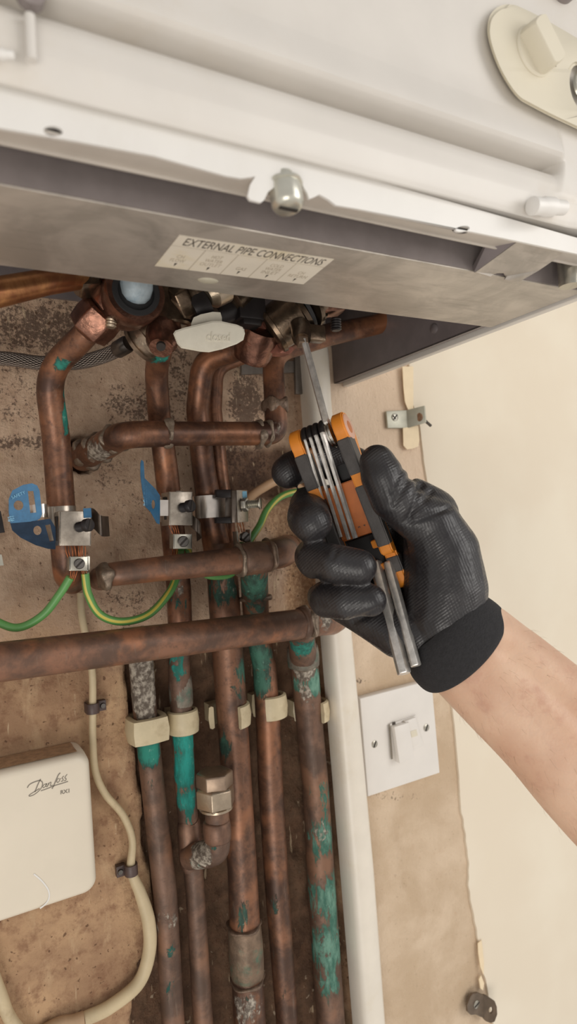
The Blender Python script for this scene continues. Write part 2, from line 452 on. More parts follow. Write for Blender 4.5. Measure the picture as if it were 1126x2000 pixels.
def m_wall():
    t = Nt('stained plaster'); co = t.geo()
    n = t.noise(co, 14, 6, .6, .3); n2 = t.noise(co, 75, 8, .68); n3 = t.noise(t.mapv(co, (1, 1, .35)), 55, 7, .65, .5); n4 = t.noise(co, 320, 5, .65)
    brown = t.mixc(t.step(n, .36, .66), srgb(160, 127, 99), srgb(198, 163, 127))
    brown = t.mixc(t.step(n2, .46, .66, 0, .75), brown, srgb(134, 98, 75))
    brown = t.mixc(t.step(n3, .54, .66, 0, .6), brown, srgb(196, 166, 132))
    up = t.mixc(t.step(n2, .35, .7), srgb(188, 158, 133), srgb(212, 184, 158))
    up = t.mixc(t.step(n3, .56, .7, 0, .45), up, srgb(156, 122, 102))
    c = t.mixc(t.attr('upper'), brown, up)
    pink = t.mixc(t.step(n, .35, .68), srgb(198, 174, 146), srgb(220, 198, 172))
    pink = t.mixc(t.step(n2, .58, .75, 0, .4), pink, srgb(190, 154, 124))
    pink = t.mixc(t.math('MULTIPLY', t.attr('upper'), .6), pink, srgb(238, 214, 190))  # upper part painted lighter to offset the boiler's shade
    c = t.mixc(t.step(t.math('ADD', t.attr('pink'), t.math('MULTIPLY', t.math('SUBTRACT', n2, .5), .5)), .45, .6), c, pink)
    raw_shaded = t.mixc(t.step(n2, .38, .66), srgb(74, 53, 42), srgb(116, 87, 68))  # raw mortar, its colour darkened for the shade between the pipes
    raw_shaded = t.mixc(t.step(n4, .55, .7, 0, .6), raw_shaded, srgb(60, 46, 40))
    c = t.mixc(t.attr('raw_shaded'), c, raw_shaded)
    sandy = t.mixc(t.step(n4, .4, .65), srgb(170, 132, 100), srgb(206, 170, 134))
    c = t.mixc(t.attr('sandy'), c, sandy)
    # black mould specks
    vs = t.noise(co, 430, 5, .7, .2); v2 = t.noise(co, 95, 6, .7)
    sm = t.step(t.math('ADD', t.attr('soot'), t.math('ADD', t.math('MULTIPLY', t.math('SUBTRACT', vs, .5), 1.7), t.math('MULTIPLY', t.math('SUBTRACT', v2, .5), 1.25))), .5, .74)
    c = t.mixc(t.math('MULTIPLY', sm, .74), c, srgb(66, 48, 42))
    # chips, flecks
    ch = t.step(t.noise(co, 160, 3, .5), .7, .74, 0, .6)
    c = t.mixc(ch, c, srgb(206, 186, 160))
    scr = t.noise(t.mapv(co, (1, 1, .12), (0, .5, 0)), 240, 3, .5); c = t.mixc(t.math('MULTIPLY', t.step(scr, .66, .72, 0, .7), t.math('SUBTRACT', 1.0, t.attr('pink'))), c, srgb(208, 184, 152))
    pit = t.step(t.noise(co, 260, 3, .5), .3, .36, .75, 0); c = t.mixc(t.math('MULTIPLY', pit, t.math('SUBTRACT', 1.0, t.math('MULTIPLY', t.attr('pink'), .8))), c, srgb(92, 64, 48))
    t.set(Base_Color=c, Roughness=.85, Specular_IOR_Level=.25)
    t.bump(t.math('ADD', t.math('MULTIPLY', n2, .9), t.math('ADD', t.math('MULTIPLY', n4, .35), t.math('MULTIPLY', n3, .7))), .8, .004); return t.m
MT['wall'] = m_wall()
def m_cream():
    t = Nt('cream wall paint'); co = t.geo()
    n = t.noise(co, 9, 4, .5); n2 = t.noise(co, 420, 4)
    c = t.mixc(t.step(n, .35, .7), srgb(224, 212, 192), srgb(229, 219, 200))
    t.set(Base_Color=c, Roughness=.7, Specular_IOR_Level=.3); t.bump(n2, .06, .001); return t.m
MT['cream'] = m_cream()
MT['flange_shaded'] = simple('shaded white steel', srgb(196, 188, 178), .4, 0.1, .04, 40)  # flange white greyed in colour for the shade on its folded underside
MT['zinc_bolt'] = simple('bright zinc bolt', srgb(206, 204, 192), .28, .75, .06, 120)
MT['sealant'] = simple('dirty sealant', srgb(176, 170, 152), .5, 0, .1, 90)
MT['nickel_dark'] = simple('dull brass', srgb(150, 130, 112), .38, .75, .15, 120)
MT['solder_green'] = simple('green stained solder', srgb(120, 112, 100), .5, .3, .3, 130, .6, 260, dirt=srgb(44, 104, 88), dirt_amt=.95)
MT['solder_brown'] = simple('brown solder', srgb(122, 102, 86), .45, .5, .3, 150, .6, 260, dirt=srgb(76, 60, 50), dirt_amt=.8)
MT['copper_fit'] = copper_mat('copper fitting', srgb(128, 96, 78), srgb(92, 70, 58), srgb(150, 116, 94), metal=.45, rough=.46)
MT['copper_fit_green'] = simple('weathered coupling', srgb(120, 100, 82), .5, .35, .3, 110, .6, 240, dirt=srgb(56, 118, 98), dirt_amt=.9)
MT['copper_brown'] = copper_mat('brown copper', srgb(140, 100, 78), srgb(94, 72, 60), srgb(172, 114, 80), metal=.38, rough=.42)  # lighter brown copper of the two level pipes
MT['dark_bright'] = simple('oily brass nut', srgb(140, 122, 104), .3, .8, .3, 120, .2, 240, dirt=srgb(66, 88, 76), dirt_amt=.5)
MT['flange_red'] = simple('reddish copper casting', srgb(164, 110, 94), .38, .6, .3, 160, .6, 160)
MT['dark_zinc'] = simple('dull zinc strap', srgb(120, 112, 104), .45, .5, .15, 90)
MT['cable_sleeve'] = simple('grey brown sleeve', srgb(164, 136, 106), .6, 0, .12, 80)
MT['rust'] = simple('rusty screw', srgb(150, 118, 96), .4, .6, .3, 300)

# ------------------------------------------------------------------ wall (y = 0), with the rough chase the lower pipes run in
def vnoise(x, y, seed):
    xi = np.floor(x).astype(int); yi = np.floor(y).astype(int); xf = x-xi; yf = y-yi
    def h(a, b):
        k = (a*374761393+b*668265263+seed*974711) & 0x7fffffff
        k = ((k ^ (k >> 13))*1274126177) & 0x7fffffff
        return (k ^ (k >> 16) & 0xffff) % 10007/10007.0
    u = xf*xf*(3-2*xf); v = yf*yf*(3-2*yf)
    return (h(xi, yi)*(1-u)+h(xi+1, yi)*u)*(1-v)+(h(xi, yi+1)*(1-u)+h(xi+1, yi+1)*u)*v
def fbm(x, y, sc, oc=4, seed=1):
    r = 0; a = 1; tot = 0
    for i in range(oc):
        r = r+a*vnoise(x*sc*2**i+17*i, y*sc*2**i-9*i, seed+i); tot += a; a *= .5
    return r/tot-.5
def smooth(a, lo, hi): 
    t = np.clip((a-lo)/(hi-lo), 0, 1); return t*t*(3-2*t)
def interp(y, pts):
    return np.interp(y, [p[0] for p in pts], [p[1] for p in pts])
def blob(px, py, cx, cy, rx, ry): 
    return np.clip(1-(((px-cx)/rx)**2+((py-cy)/ry)**2), 0, 1)

nx, nz = 680, 520
xs = np.linspace(-.55, 1.35, nx); zs = np.linspace(-.78, .62, nz)
X, Z = np.meshgrid(xs, zs); X = X.ravel(); Z = Z.ravel()
px, py = proj_np(np.stack([X, 0*X, Z], 1))
rag = fbm(X, Z, 45, 4, 3)*26
left = interp(py, [(1200, 236), (1310, 246), (1400, 258), (1530, 272), (1650, 285), (1750, 298), (1850, 306), (1880, 268), (2000, 256), (2200, 270)])+rag
right = interp(py, [(1200, 622), (1300, 634), (1450, 650), (1700, 668), (2000, 690), (2200, 705)])+rag
chase = smooth(px, left-3, left+7)*smooth(px, right-7, right+3)[...]*0
chase = smooth(px, left-3, left+7)*(1-smooth(px, right-7, right+3))*smooth(py, 1215, 1245)
up_raw = smooth(px, 432+rag*.6, 446+rag*.6)*(1-smooth(px, 555+rag, 572+rag))*smooth(py, 860, 885)*(1-smooth(py, 968, 990))
low_raw = np.maximum(blob(px, py, 560, 1050, 60, 110), blob(px, py, 545, 1160, 40, 80))
hole = 1-smooth(np.hypot((px-160)/32, (py-886)/39), .82, 1.0)
ring = (1-smooth(np.hypot((px-160)/39, (py-884)/47), .9, 1.0))*(1-hole)
Y = -fbm(X, Z, 28, 5, 21)*.0022-fbm(X, Z, 160, 3, 31)*.0007
Y += chase*(.014+fbm(X, Z, 40, 4, 41)*.014)
Y += up_raw*(.004+fbm(X, Z, 90, 4, 51)*.006)
Y += low_raw*fbm(X, Z, 60, 4, 61)*.008
Y += hole*.022-ring*.0015
pk = smooth(px, 640+.075*(py-1300)+rag*.5, 668+.075*(py-1300)+rag*.5)
Y = np.where(pk > .5, Y*(1-.75*smooth(pk, .5, 1)), Y)
for (x0, y0, x1, y1, w, dpt) in ((768, 1595, 790, 1735, 2.2, .0016), (205, 1280, 196, 1480, 3, .0016), (20, 880, 90, 930, 2.5, .001)):      # cracks
    t = np.clip(((px-x0)*(x1-x0)+(py-y0)*(y1-y0))/((x1-x0)**2+(y1-y0)**2), 0, 1)
    dd = np.hypot(px-x0-t*(x1-x0)+rag*.12, py-y0-t*(y1-y0)); Y += (dd < w)*dpt
vf = np.stack([X, Y, Z], 1)
idx = np.arange(nx*nz).reshape(nz, nx)
fa = np.stack([idx[:-1, :-1], idx[:-1, 1:], idx[1:, 1:], idx[1:, :-1]], -1).reshape(-1, 4)
me = bpy.data.meshes.new('wall_back'); me.from_pydata(vf.tolist(), [], fa.tolist())
soot = np.zeros_like(X)
for cx, cy, rx, ry, s in ((60, 690, 190, 130, .5), (90, 640, 170, 70, .75), (30, 780, 110, 90, .5), (40, 865, 130, 22, .72), (300, 800, 90, 75, .62), (245, 790, 60, 60, .62), (215, 930, 70, 60, .5),
                          (350, 730, 40, 110, .6), (480, 790, 45, 90, .85), (520, 720, 80, 60, .6), (470, 860, 60, 60, .7), (490, 920, 60, 60, .6), (545, 1040, 40, 60, .4),
                          (240, 1180, 110, 60, .5), (250, 990, 70, 60, .45), (560, 1110, 50, 40, .5), (100, 1330, 110, 40, .25), (700, 1330, 30, 10, .55), (760, 1555, 90, 14, .5), (650, 1600, 14, 320, .4),
                          (260, 1800, 40, 200, .3), (80, 1900, 140, 120, .2), (120, 1420, 110, 60, .2), (400, 1900, 40, 300, .3), (575, 1850, 40, 300, .35), (730, 790, 40, 40, .2)):
    soot = np.maximum(soot, s*np.sqrt(blob(px, py, cx, cy, rx, ry)))
for nm, arr in (('soot', soot*(1-hole)), ('pink', pk), ('upper', 1-smooth(py+fbm(X, Z, 14, 3, 71)*160, 1150, 1330)), ('raw_shaded', np.clip(np.maximum(chase*.85, np.maximum(up_raw*.9, hole)), 0, 1)),
                ('sandy', np.clip(blob(px, py, 605, 1150, 60, 90)*2, 0, 1)*(1-chase)+np.clip(blob(px, py, 560, 1010, 55, 60)*1.5, 0, .8)*(1-up_raw))):
    a = me.attributes.new(nm, 'FLOAT', 'POINT'); a.data.foreach_set('value', arr.astype(np.float32))
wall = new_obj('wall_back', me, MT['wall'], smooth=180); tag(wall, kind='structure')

# cream painted plaster to the right, a millimetre and a half proud, with the ragged edge where a panel was torn off
edge = [(700, 798), (740, 800), (790, 806), (830, 818), (860, 822), (930, 832), (1000, 842), (1100, 852), (1250, 866), (1380, 880), (1480, 892), (1560, 900), (1640, 908), (1720, 916), (1790, 926), (1840, 934), (1880, 941), (1920, 949), (1960, 954), (2000, 960), (2300, 995)]
e2 = [(500, 775)]+edge
mb = MB(); colsA, colsB, colsC = [], [], []
for i, yy in enumerate(np.linspace(60, 2900, 460)):
    j = (vnoise(np.array([yy*.012]), np.array([2.0]), 5)[0]-.5)*6+(vnoise(np.array([yy*.07]), np.array([5.0]), 9)[0]-.5)*3.2*(.3+.7*(yy > 1550))
    xx = np.interp(yy, [p[0] for p in e2], [p[1] for p in e2])+j
    a = at(xx, yy, .0022); colsB.append(a); colsA.append(Vector((a.x-.0006, .004, a.z))); colsC.append(Vector((a.x+.006, -.0030+.0006*j/6, a.z)))
n = len(colsA)
colsD = [Vector((1.35, -.0028, p.z)) for p in colsC]
v = colsA+colsB+colsC+colsD
f = [(k*n+i, k*n+i+1, (k+1)*n+i+1, (k+1)*n+i) for k in range(3) for i in range(n-1)]
mb.add(v, f)
wr = mb.build('wall_right', MT['cream'], smooth=60); tag(wr, kind='structure')

# loose flaps of torn lining paper on the edge of the cream wall
def flap(pts, d0, d1, label, name='torn_paper_flap'):
    xs_ = [p[0] for p in pts]; lo, hi = min(xs_), max(xs_)
    b = MB(); plate(b, pts, lambda x, y: d0+(d1-d0)*((x-lo)/(hi-lo)), .0008)
    o = b.build(name, MT['paper'], smooth=60); tag(o, label, 'paper')
    return o
MT['paper'] = simple('cream lining paper', srgb(232, 212, 178), .7, 0, .04, 80)
flap([(785, 716), (806, 716), (806, 760), (806, 800), (796, 800), (790, 785), (787, 755)], .005, .003, 'torn strip of cream paper hanging above the grey angle bracket by the boiler')
flap([(786, 836), (816, 832), (818, 860), (816, 872), (806, 876), (794, 878), (787, 870)], .004, .0034, 'rounded tongue of cream paper hanging below the grey angle bracket')
flap([(932, 1842), (939, 1836), (941, 1850), (944, 1880), (943, 1904), (937, 1888), (933, 1862)], .0032, .005, 'curling edge of cream paper peeling above the brown bracket')

# ------------------------------------------------------------------ boiler
BZ = .1225
boiler = thing('boiler', 'white wall-hung boiler with grey underside across the top of the picture', 'boiler', (.05, -.14, BZ))
BX0, BX1 = -.16, .345
# front door: pressed face with a finger groove that ends before the right side
prof = [(.2810, .1390), (.2825, .1420), (.2842, .1490), (.2842, .1512), (.2838, .1590), (.2815, .1630), (.2735, .1668), (.2720, .1684), (.2740, .1696), (.2862, .1704), (.2880, .1716), (.2876, .1750), (.2858, .1830), (.2850, .1870), (.2850, .30), (.2850, .56)]
pz = []
for (d0, z0), (d1, z1) in zip(prof[:-1], prof[1:]):
    m = 3 if z1 < .19 else 12
    pz += [(d0+(d1-d0)*k/m, z0+(z1-z0)*k/m) for k in range(m)]
pz.append(prof[-1])
gx = sorted(set([BX0+(BX1+.012-BX0)*k/90 for k in range(91)]+[.262+.036*k/40 for k in range(41)]))
L = []
for d0, z0 in pz:
    row = []
    for x in gx:
        # groove closes on a round end at x = .285
        zc = .172; q = (x-.272)/.014
        t = max(0, min(1, (math.hypot(max(q, 0), (z0-zc)/.03)-.75)/.35)) if x > .272 else 0
        if z0 < .1512: t = max(0, min(1, (x-.290)/.01))
        t = t*t*(3-2*t)
        row.append(Vector((x, -(d0*(1-t)+(.2850 if z0 > .1495 else min(.2850, d0+.001))*t), z0)))
    L.append(row)
mb = MB(); nxg = len(gx)
mb.add([p for r in L for p in r], [(i*nxg+j, i*nxg+j+1, (i+1)*nxg+j+1, (i+1)*nxg+j) for i in range(len(L)-1) for j in range(nxg-1)])
me = mb.mesh('front_door')
door = new_obj('front_door', me, MT['white'], boiler, smooth=60)
sol = door.modifiers.new('sheet', 'SOLIDIFY'); sol.thickness = .0012; sol.offset = 0

# bright lower flange: front strip with a cut-out tab for the bolt, holes, and a lip folded under
FD = .2785
top_l = at(-420, 40, FD); 
low = [(-420, 176), (0, 252), (150, 278), (300, 306), (440, 345), (470, 350), (497, 346), (487, 362), (482, 384), (487, 392), (508, 397), (514, 392), (522, 376), (546, 358), (570, 355), (588, 362), (598, 378), (602, 390), (612, 386), (622, 381), (640, 391), (654, 402), (690, 408), (1000, 470), (1126, 497), (1240, 521)]
upl = [(1240, 493), (1126, 466), (845, 386), (563, 306), (281, 227), (0, 157), (-420, 52)]
mb = MB(); plate(mb, low+upl, FD, .0012, holes=[ellipse(103, 258, 19, 9.5, 20, .12), ellipse(901, 448, 14, 5.5, 20, -.15)])
me = weld(mb.mesh('lower_flange')); fl = new_obj('lower_flange', me, MT['white_bright'], boiler, smooth=30)
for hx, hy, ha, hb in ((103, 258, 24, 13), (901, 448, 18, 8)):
    mb = MB(); plate(mb, ellipse(hx, hy, ha, hb, 20), FD-.0016, .0006); mb.build('hole_shade_plate', MT['void'], boiler)  # dark plates added behind the holes, standing in for their shade
mb = MB()
mb.box((BX0, -FD+.0006, .1290), (BX1+.004, -.2672, .1300)); mb.box((BX0, -.2680, .1280), (BX1+.004, -.2668, .1335))
mb.build('flange_lip', MT['flange_shaded'] if 'flange_shaded' in MT else MT['zinc'], boiler, bevel=.0003)
mb = MB(); mb.box((BX0, -.2815, .1398), (BX1+.012, -.2600, .1406)); mb.build('door_return', MT['white'], boiler, bevel=.0002)
# front hanging bolt
bc = at(563, 372, .2795); bb = at(563, 423, .2795); r = pxm(33, bc)
ax = Vector((0, -.18, -1)).normalized(); bc = Vector((bc.x, -.2760, .1345))
mb = MB(); mb.lathe(bc, bc+ax*.0145, [(0, r*.62), (.25, r*.62), (.26, r*1.08), (.34, r*1.1), (.36, r*.98), (.86, r*.98), (.97, r*.82), (1, r*.7)], 32)
bolt = mb.build('bolt', MT['zinc_bolt'] if 'zinc_bolt' in MT else MT['zinc'], boiler)
mb = MB(); e = bc+ax*.0143; u = frame(ax, (0.3, 0, 1)); w = ax.cross(Vector((1, 0, 0))).normalized()
mb.obox(e, Vector((1, 0, 0))*r*.62, w*r*.11, ax*.0006); mb.build('slot', MT['void'], bolt)

# galvanised plate under the boiler
mb = MB(); mb.box((BX0, -.2520, BZ), (BX1-.002, -.1815, BZ+.0010)); mb.box((BX0, -.1822, BZ), (BX1-.002, -.1812, BZ+.010))
mf = MB(); mf.box((BX0, -.2524, BZ+.0008), (BX1-.002, -.2514, BZ+.0150)); mf.build('front_fold', MT['chassis'], boiler)
gp = mb.build('bottom_plate', MT['galv'], boiler, bevel=.0005)
# grey lump of sealant on the plate edge
p = atz(406, 548, BZ); mb = MB(); mb.sphere(p, .0042, 10, 16, (1.3, .8, .25)); mb.build('sealant_blob', MT['sealant'] if 'sealant' in MT else MT['conduit'], boiler)
# dark steel above the slot, inside of the boiler and its sides
mb = MB(); mb.box((BX0, -.2780, .158), (BX1-.002, -.150, .160)); mb.build('burner_tray', MT['chassis'], boiler)
mb = MB(); mb.box((BX1-.0095, -.272, BZ+.0012), (BX1-.0075, -.001, .32)); mb.box((BX1-.0095, -.272, BZ+.0012), (BX1-.0035, -.001, BZ+.0020)); 
sc_ = mb.build('side_chassis', MT['chassis_dark'], boiler, bevel=.0003)
p = atx(848, 642, BX1-.0096); mb = MB(); mb.lathe(p, p+Vector((-.0018, 0, 0)), [(0, .0036), (.6, .0034), (1, .002)], 20); mb.build('rivet', MT['chassis_dark'], boiler)
mb = MB(); mb.box((BX0, -.150, .225), (BX1-.002, -.004, .229)); mb.build('inner_tray', MT['chassis_dark'], boiler)
mb = MB(); mb.box((BX0, -.0060, .1735), (BX1-.01, -.0030, .40)); mb.build('back_plate', MT['chassis_dark'], boiler)
mb = MB(); mb.box((BX1+.0005, -.30, BZ-.0012), (BX1+.0065, -.0005, .56)); mb.build('side_panel', MT['white'], boiler, bevel=.0008)
# latch strap
sd = lambda x, y: np.interp(math.degrees(math.atan2(ray(x, y).z, ray(x, y).y)), [27.2, 31.4], [.2530, .2775])
mb = MB(); plate(mb, [(927, 532), (956, 541), (962, 536), (972, 533), (984, 533), (988, 540), (984, 546), (992, 549), (1012, 551), (1050, 529), (1085, 505), (1098, 494), (1012, 470)], sd, .001)
mb2 = mb
me = weld(mb.mesh('latch_strap')); st = new_obj('latch_strap', me, MT['galv'], boiler, smooth=30)
p0, p1 = at(927, 532, sd(927, 532)), at(1010, 471, sd(1010, 471)); q0, q1 = p0+Vector((0, .001, .003)), p1+Vector((-.012, .002, .006))
mb = MB(); mb.rings([[p0, p1, q1, q0], [p0+Vector((-.0008, 0, 0)), p1+Vector((-.0008, 0, 0)), q1+Vector((-.0008, 0, 0)), q0+Vector((-.0008, 0, 0))]]); mb.build('strap_side', MT['chassis_dark'], boiler)
mb = MB(); p = at(1112, 545, .262); mb.cyl(p+Vector((0, 0, -.004)), p+Vector((0, 0, .02)), .006); mb.build('pillar', MT['zinc'], boiler)

# moulded peg at the right end of the ridges, and its twin at the left
def peg(x, y, wpx, hpx, parent):
    p = at(x, y, .288); a = at(x-wpx/2, y, .288); b = at(x+wpx/2, y+4, .288); r = pxm(hpx/2, p); ax = (b-a)
    m = MB(); m.lathe(a, b, [(0, r*.6), (.03, r*.95), (.3, r*.9), (.36, r*1.02), (.62, r*1.02), (.66, r*.84), (.97, r*.8), (1, r*.6)], 28)
    return m.build('door_peg', MT['white_bright'], parent)
peg(1069, 402, 64, 36, boiler); peg(2, 104, 50, 20, boiler)
mb = MB(); a = at(58, 30, .287); b = at(62, 118, .287); mb.tube([a, b], .0016, 12); mb.build('door_seam', MT['white'], boiler)

# beige control panel with the rotary knob
PD = .2905
out = [(1126+90, 118), (1126+90, 293), (1126, 252), (1075, 228), (1033, 206), (1012, 193), (992, 168), (972, 132), (957, 92), (951, 62), (954, 36), (964, 20), (980, 10), (1000, 9), (1020, 16), (1060, 36), (1126, 74)]
out = [(1560, 282), (1560, 448)]+[(q.x, q.y) for q in spline([Vector((x, y, 0)) for x, y in out[2:]], 4)]
v, f = flat_mesh(out, [ellipse(1134, 172, 21, 46, 24, -.2)], 1)
mb = MB(); mb.add([at(x, y, PD-.0026+.0052*(w)) for x, y, w in v], f)
me = weld(mb.mesh('control_panel', 0)); bm = bmesh.new(); bm.from_mesh(me)
es = [e for e in bm.edges if len(e.link_faces) == 2 and e.calc_face_angle(0) > 1.0 and all(vv.co.y < -PD+.001 for vv in e.verts)]
bmesh.ops.bevel(bm, geom=es, offset=.0016, segments=3, affect='EDGES'); bm.to_mesh(me); bm.free()
cp = new_obj('control_panel', me, MT['beige'], boiler, smooth=50)
kc = at(1043, 100, PD); kr = pxm(47, kc)
mb = MB(); mb.lathe(kc+Vector((0, .0005, 0)), kc+Vector((0, -.0012, 0)), [(0, kr*1.06), (.5, kr*1.06), (1, kr*.98)], 40); mb.build('knob_base', MT['beige'], cp)
yv = Vector((0, -1, 0)); uv = Vector((math.cos(2.25), 0, math.sin(2.25))); wv = Vector((-uv.z, 0, uv.x))
L = []
for h, s1, s2 in ((0.0, 1, .56), (.5, .99, .52), (.92, .96, .47), (1, .92, .43)):
    ring_ = []
    for k in range(44):
        a = 2*PI*k/44; c, s_ = math.cos(a), math.sin(a)
        x = s1*kr*c; lim = s2*kr; y = max(-lim, min(lim, kr*s_*.98))
        ring_.append(kc+uv*x+wv*y+yv*(.0008+.0085*h))
    L.append(ring_)
mb = MB(); mb.rings(L); mb.build('knob', MT['beige'], cp, smooth=40)
for (x, y) in ((1067, 58), (1085, 90), (1083, 125)):
    mb = MB(); p = at(x, y, PD+.0001); mb.obox(p, (.0004, 0, .0001), (0, .0003, 0), (-.0003, 0, .0012)); mb.build('dial_mark', MT['ink_grey'], cp)
p = at(1134, 172, PD-.0015); mb = MB(); mb.lathe(p, p+Vector((0, -.002, 0)), [(0, .006), (.5, .0075), (1, .0068)], 30); mb.build('indicator_lens', MT['zinc'], cp)
p = at(60, -10, .287); mb = MB(); mb.lathe(p+Vector((0, .002, 0)), p+Vector((0, -.003, 0)), [(0, .0042), (.8, .0042), (1, .0034)], 30); mb.build('catch_button', MT['chassis'], boiler)
p = at(1096, -38, .287); mb = MB(); mb.lathe(p+Vector((0, .002, 0)), p+Vector((0, -.004, 0)), [(0, .0105), (.8, .0105), (1, .0095)], 40); mb.build('gauge_rim', MT['chassis'], boiler)

# sticker on the plate
SZ = BZ-.0001
qTL, qTR, qBR, qBL = (atz(x, y, SZ) for x, y in ((350, 459), (652, 506), (592, 555), (302, 519)))
def stk(u, vv, h=0): return (qTL*(1-u)+qTR*u)*(1-vv)+(qBL*(1-u)+qBR*u)*vv+Vector((0, 0, -h))
mb = MB(); mb.rings([[stk(0, 0), stk(1, 0), stk(1, 1), stk(0, 1)], [stk(0, 0, .00012), stk(1, 0, .00012), stk(1, 1, .00012), stk(0, 1, .00012)]])
MT['sticker'] = simple('yellowed sticker', srgb(230, 222, 206), .4, 0, .03, 50, dirt=srgb(222, 206, 160), dirt_amt=.9)
sk = mb.build('sticker', MT['sticker'], boiler, smooth=0)
dn = Vector((0, 0, -1))
mb = MB(); H_ = .00014
text_on(mb, 'EXTERNAL PIPE CONNECTIONS', stk(.055, .045, H_), stk(.962, .045, H_), stk(.055, .255, H_), dn, .00005)
mb.build('sticker_heading', MT['ink'], sk, smooth=0)
mb = MB(); 
def line(u0, v0, u1, v1, w=.0005):
    ribbon(mb, [stk(u0, v0, H_), stk(u1, v1, H_)], w, dn, .00004)
line(0.0, .30, 1.0, .30, .00025)
for u in (.205, .41, .60, .80): line(u, .30, u, 1, .00035)
mb.build('sticker_ruling', MT['ink_pale'], sk, smooth=0)
mb = MB()
for i, tx in enumerate((('CH', 'FLOW'), ('HOT', 'WATER', 'OUTLET'), ('GAS',), ('COLD', 'WATER', 'INLET'), ('CH', 'RETURN'))):
    uc = (.10, .305, .505, .70, .90)[i]; v1_ = .78
    for k, s_ in enumerate(tx[::-1]):
        hw = .011*len(s_); a = v1_-.13*k
        text_on(mb, s_, stk(uc-hw, a-.10, H_), stk(uc+hw, a-.10, H_), stk(uc-hw, a, H_), dn, .00005)
mb.build('sticker_small_print', MT['ink_pale'], sk, smooth=0)
mb = MB()
for uc in (.10, .305, .505, .70, .90):
    pts = [stk(uc-.004, .82, H_), stk(uc+.012, .82, H_), stk(uc+.004, .93, H_)]
    mb.rings([pts, [p+dn*.00005 for p in pts]])
mb.build('sticker_arrows', MT['ink'], sk, smooth=0)

# ------------------------------------------------------------------ pipes
def spots_of(l):
    out = []
    for x, y, d, rp, s in l:
        p = at(x, y, d); out.append((p, pxm(rp, p), s))
    return out
def pipe_path(ctrl, fr=.02):
    P = [at(x, y, d) for x, y, d, w in ctrl]
    path = fillet(P, fr)
    cr = [(p, pxm(c[3]/2, p)) for p, c in zip(P, ctrl)]
    return P, path, rad_along(path, cr)
def pipe(name, ctrl, mat, parent, fr=.02, spots=(), flux=(), seg=24):
    P, path, rad = pipe_path(ctrl, fr)
    mb = MB(); mb.tube(path, rad, seg, spots_of(spots), spots_of(flux))
    return mb.build(name, MT[mat], parent, smooth=50), P, rad
def collar(name, x, y, d, wpx, ln, ax, mat, parent, lumpy=.12, grow=1.07, spots=(), flux=()):
    """a soldered ring: short sleeve round a pipe at (x, y)"""
    c = at(x, y, d); r = pxm(wpx/2, c)*grow; ax = Vector(ax).normalized(); L = pxm(ln, c)
    u = frame(ax); w = ax.cross(u); rr = []; n = 28
    for t, k in ((-.5, .9), (-.42, .99), (-.15, 1.03), (.15, 1.03), (.42, .99), (.5, .9)):
        rr.append([c+ax*(t*L*(1+lumpy*math.sin(3*a+x)))+(u*math.cos(a)+w*math.sin(a))*r*k*(1+lumpy*.25*math.sin(5*a+y)+lumpy*.2*math.sin(2*a+x)) for a in [2*PI*i/n for i in range(n)]])
    mb = MB(); mb.rings(rr)
    return mb.build(name, MT[mat], parent, smooth=60)
def dirpx(x0, y0, x1, y1, d): return (at(x1, y1, d)-at(x0, y0, d)).normalized()

XA = Vector((1, 0, 0)); ZA = Vector((0, 0, 1)); YA = Vector((0, 1, 0))

# --- the row of pipes running down the chase
LD = .006
tA = thing('copper_pipe', 'leftmost copper pipe running down the rough chase, crusted white above its clip', 'pipe', at(298, 1640, LD), 'copper pipes down the chase')
o, _, _ = pipe('pipe', [(272, 1262, LD, 47), (276, 1302, LD, 47), (283, 1392, LD, 46), (298, 1533, LD, 45), (322, 1742, LD, 46), (338, 2000, LD, 44), (348, 2160, LD, 44)], 'copper_dull', tA,
     spots=[(292, 1470, .015, 40, 1.0), (262, 1340, .02, 30, .45), (292, 1540, .02, 30, .5), (300, 1330, .02, 26, .4), (338, 1870, .02, 26, .5), (330, 1960, .02, 50, .25)], flux=[(276, 1310, .018, 60, 1.25), (281, 1365, .018, 55, 1.25), (286, 1400, .018, 40, .9), (325, 1820, .018, 60, .4)])
tB = thing('copper_pipe', 'turquoise-crusted copper pipe with a capped branch at the front of the chase', 'pipe', at(366, 1600, LD), 'copper pipes down the chase')
pipe('pipe', [(349, 1205, .012, 42), (350, 1323, LD+.002, 42), (357, 1445, LD, 41), (361, 1533, LD, 40), (371, 1640, LD, 38), (381, 1742, LD, 37), (396, 1992, LD, 39), (406, 2160, LD, 40)], 'copper_turq', tB,
     spots=[(360, 1450, .02, 60, .85), (362, 1510, .02, 60, .95), (367, 1570, .02, 48, .9), (372, 1620, .02, 30, .5), (350, 1310, .02, 40, .55), (340, 1290, .02, 40, .6), (366, 1660, .02, 30, .5), (400, 1880, .02, 20, .5)], flux=[(350, 1345, .03, 36, .9), (356, 1375, .03, 30, .8), (372, 1640, .03, 50, .55), (385, 1720, .03, 40, .5)])
collar('coupling', 353, 1350, LD+.001, 42, 60, ZA, 'solder_green', tB, .03, 1.06)
collar('coupling', 371, 1648, LD, 39, 92, dirpx(371, 1600, 378, 1700, LD), 'copper_fit', tB, .06, 1.14)
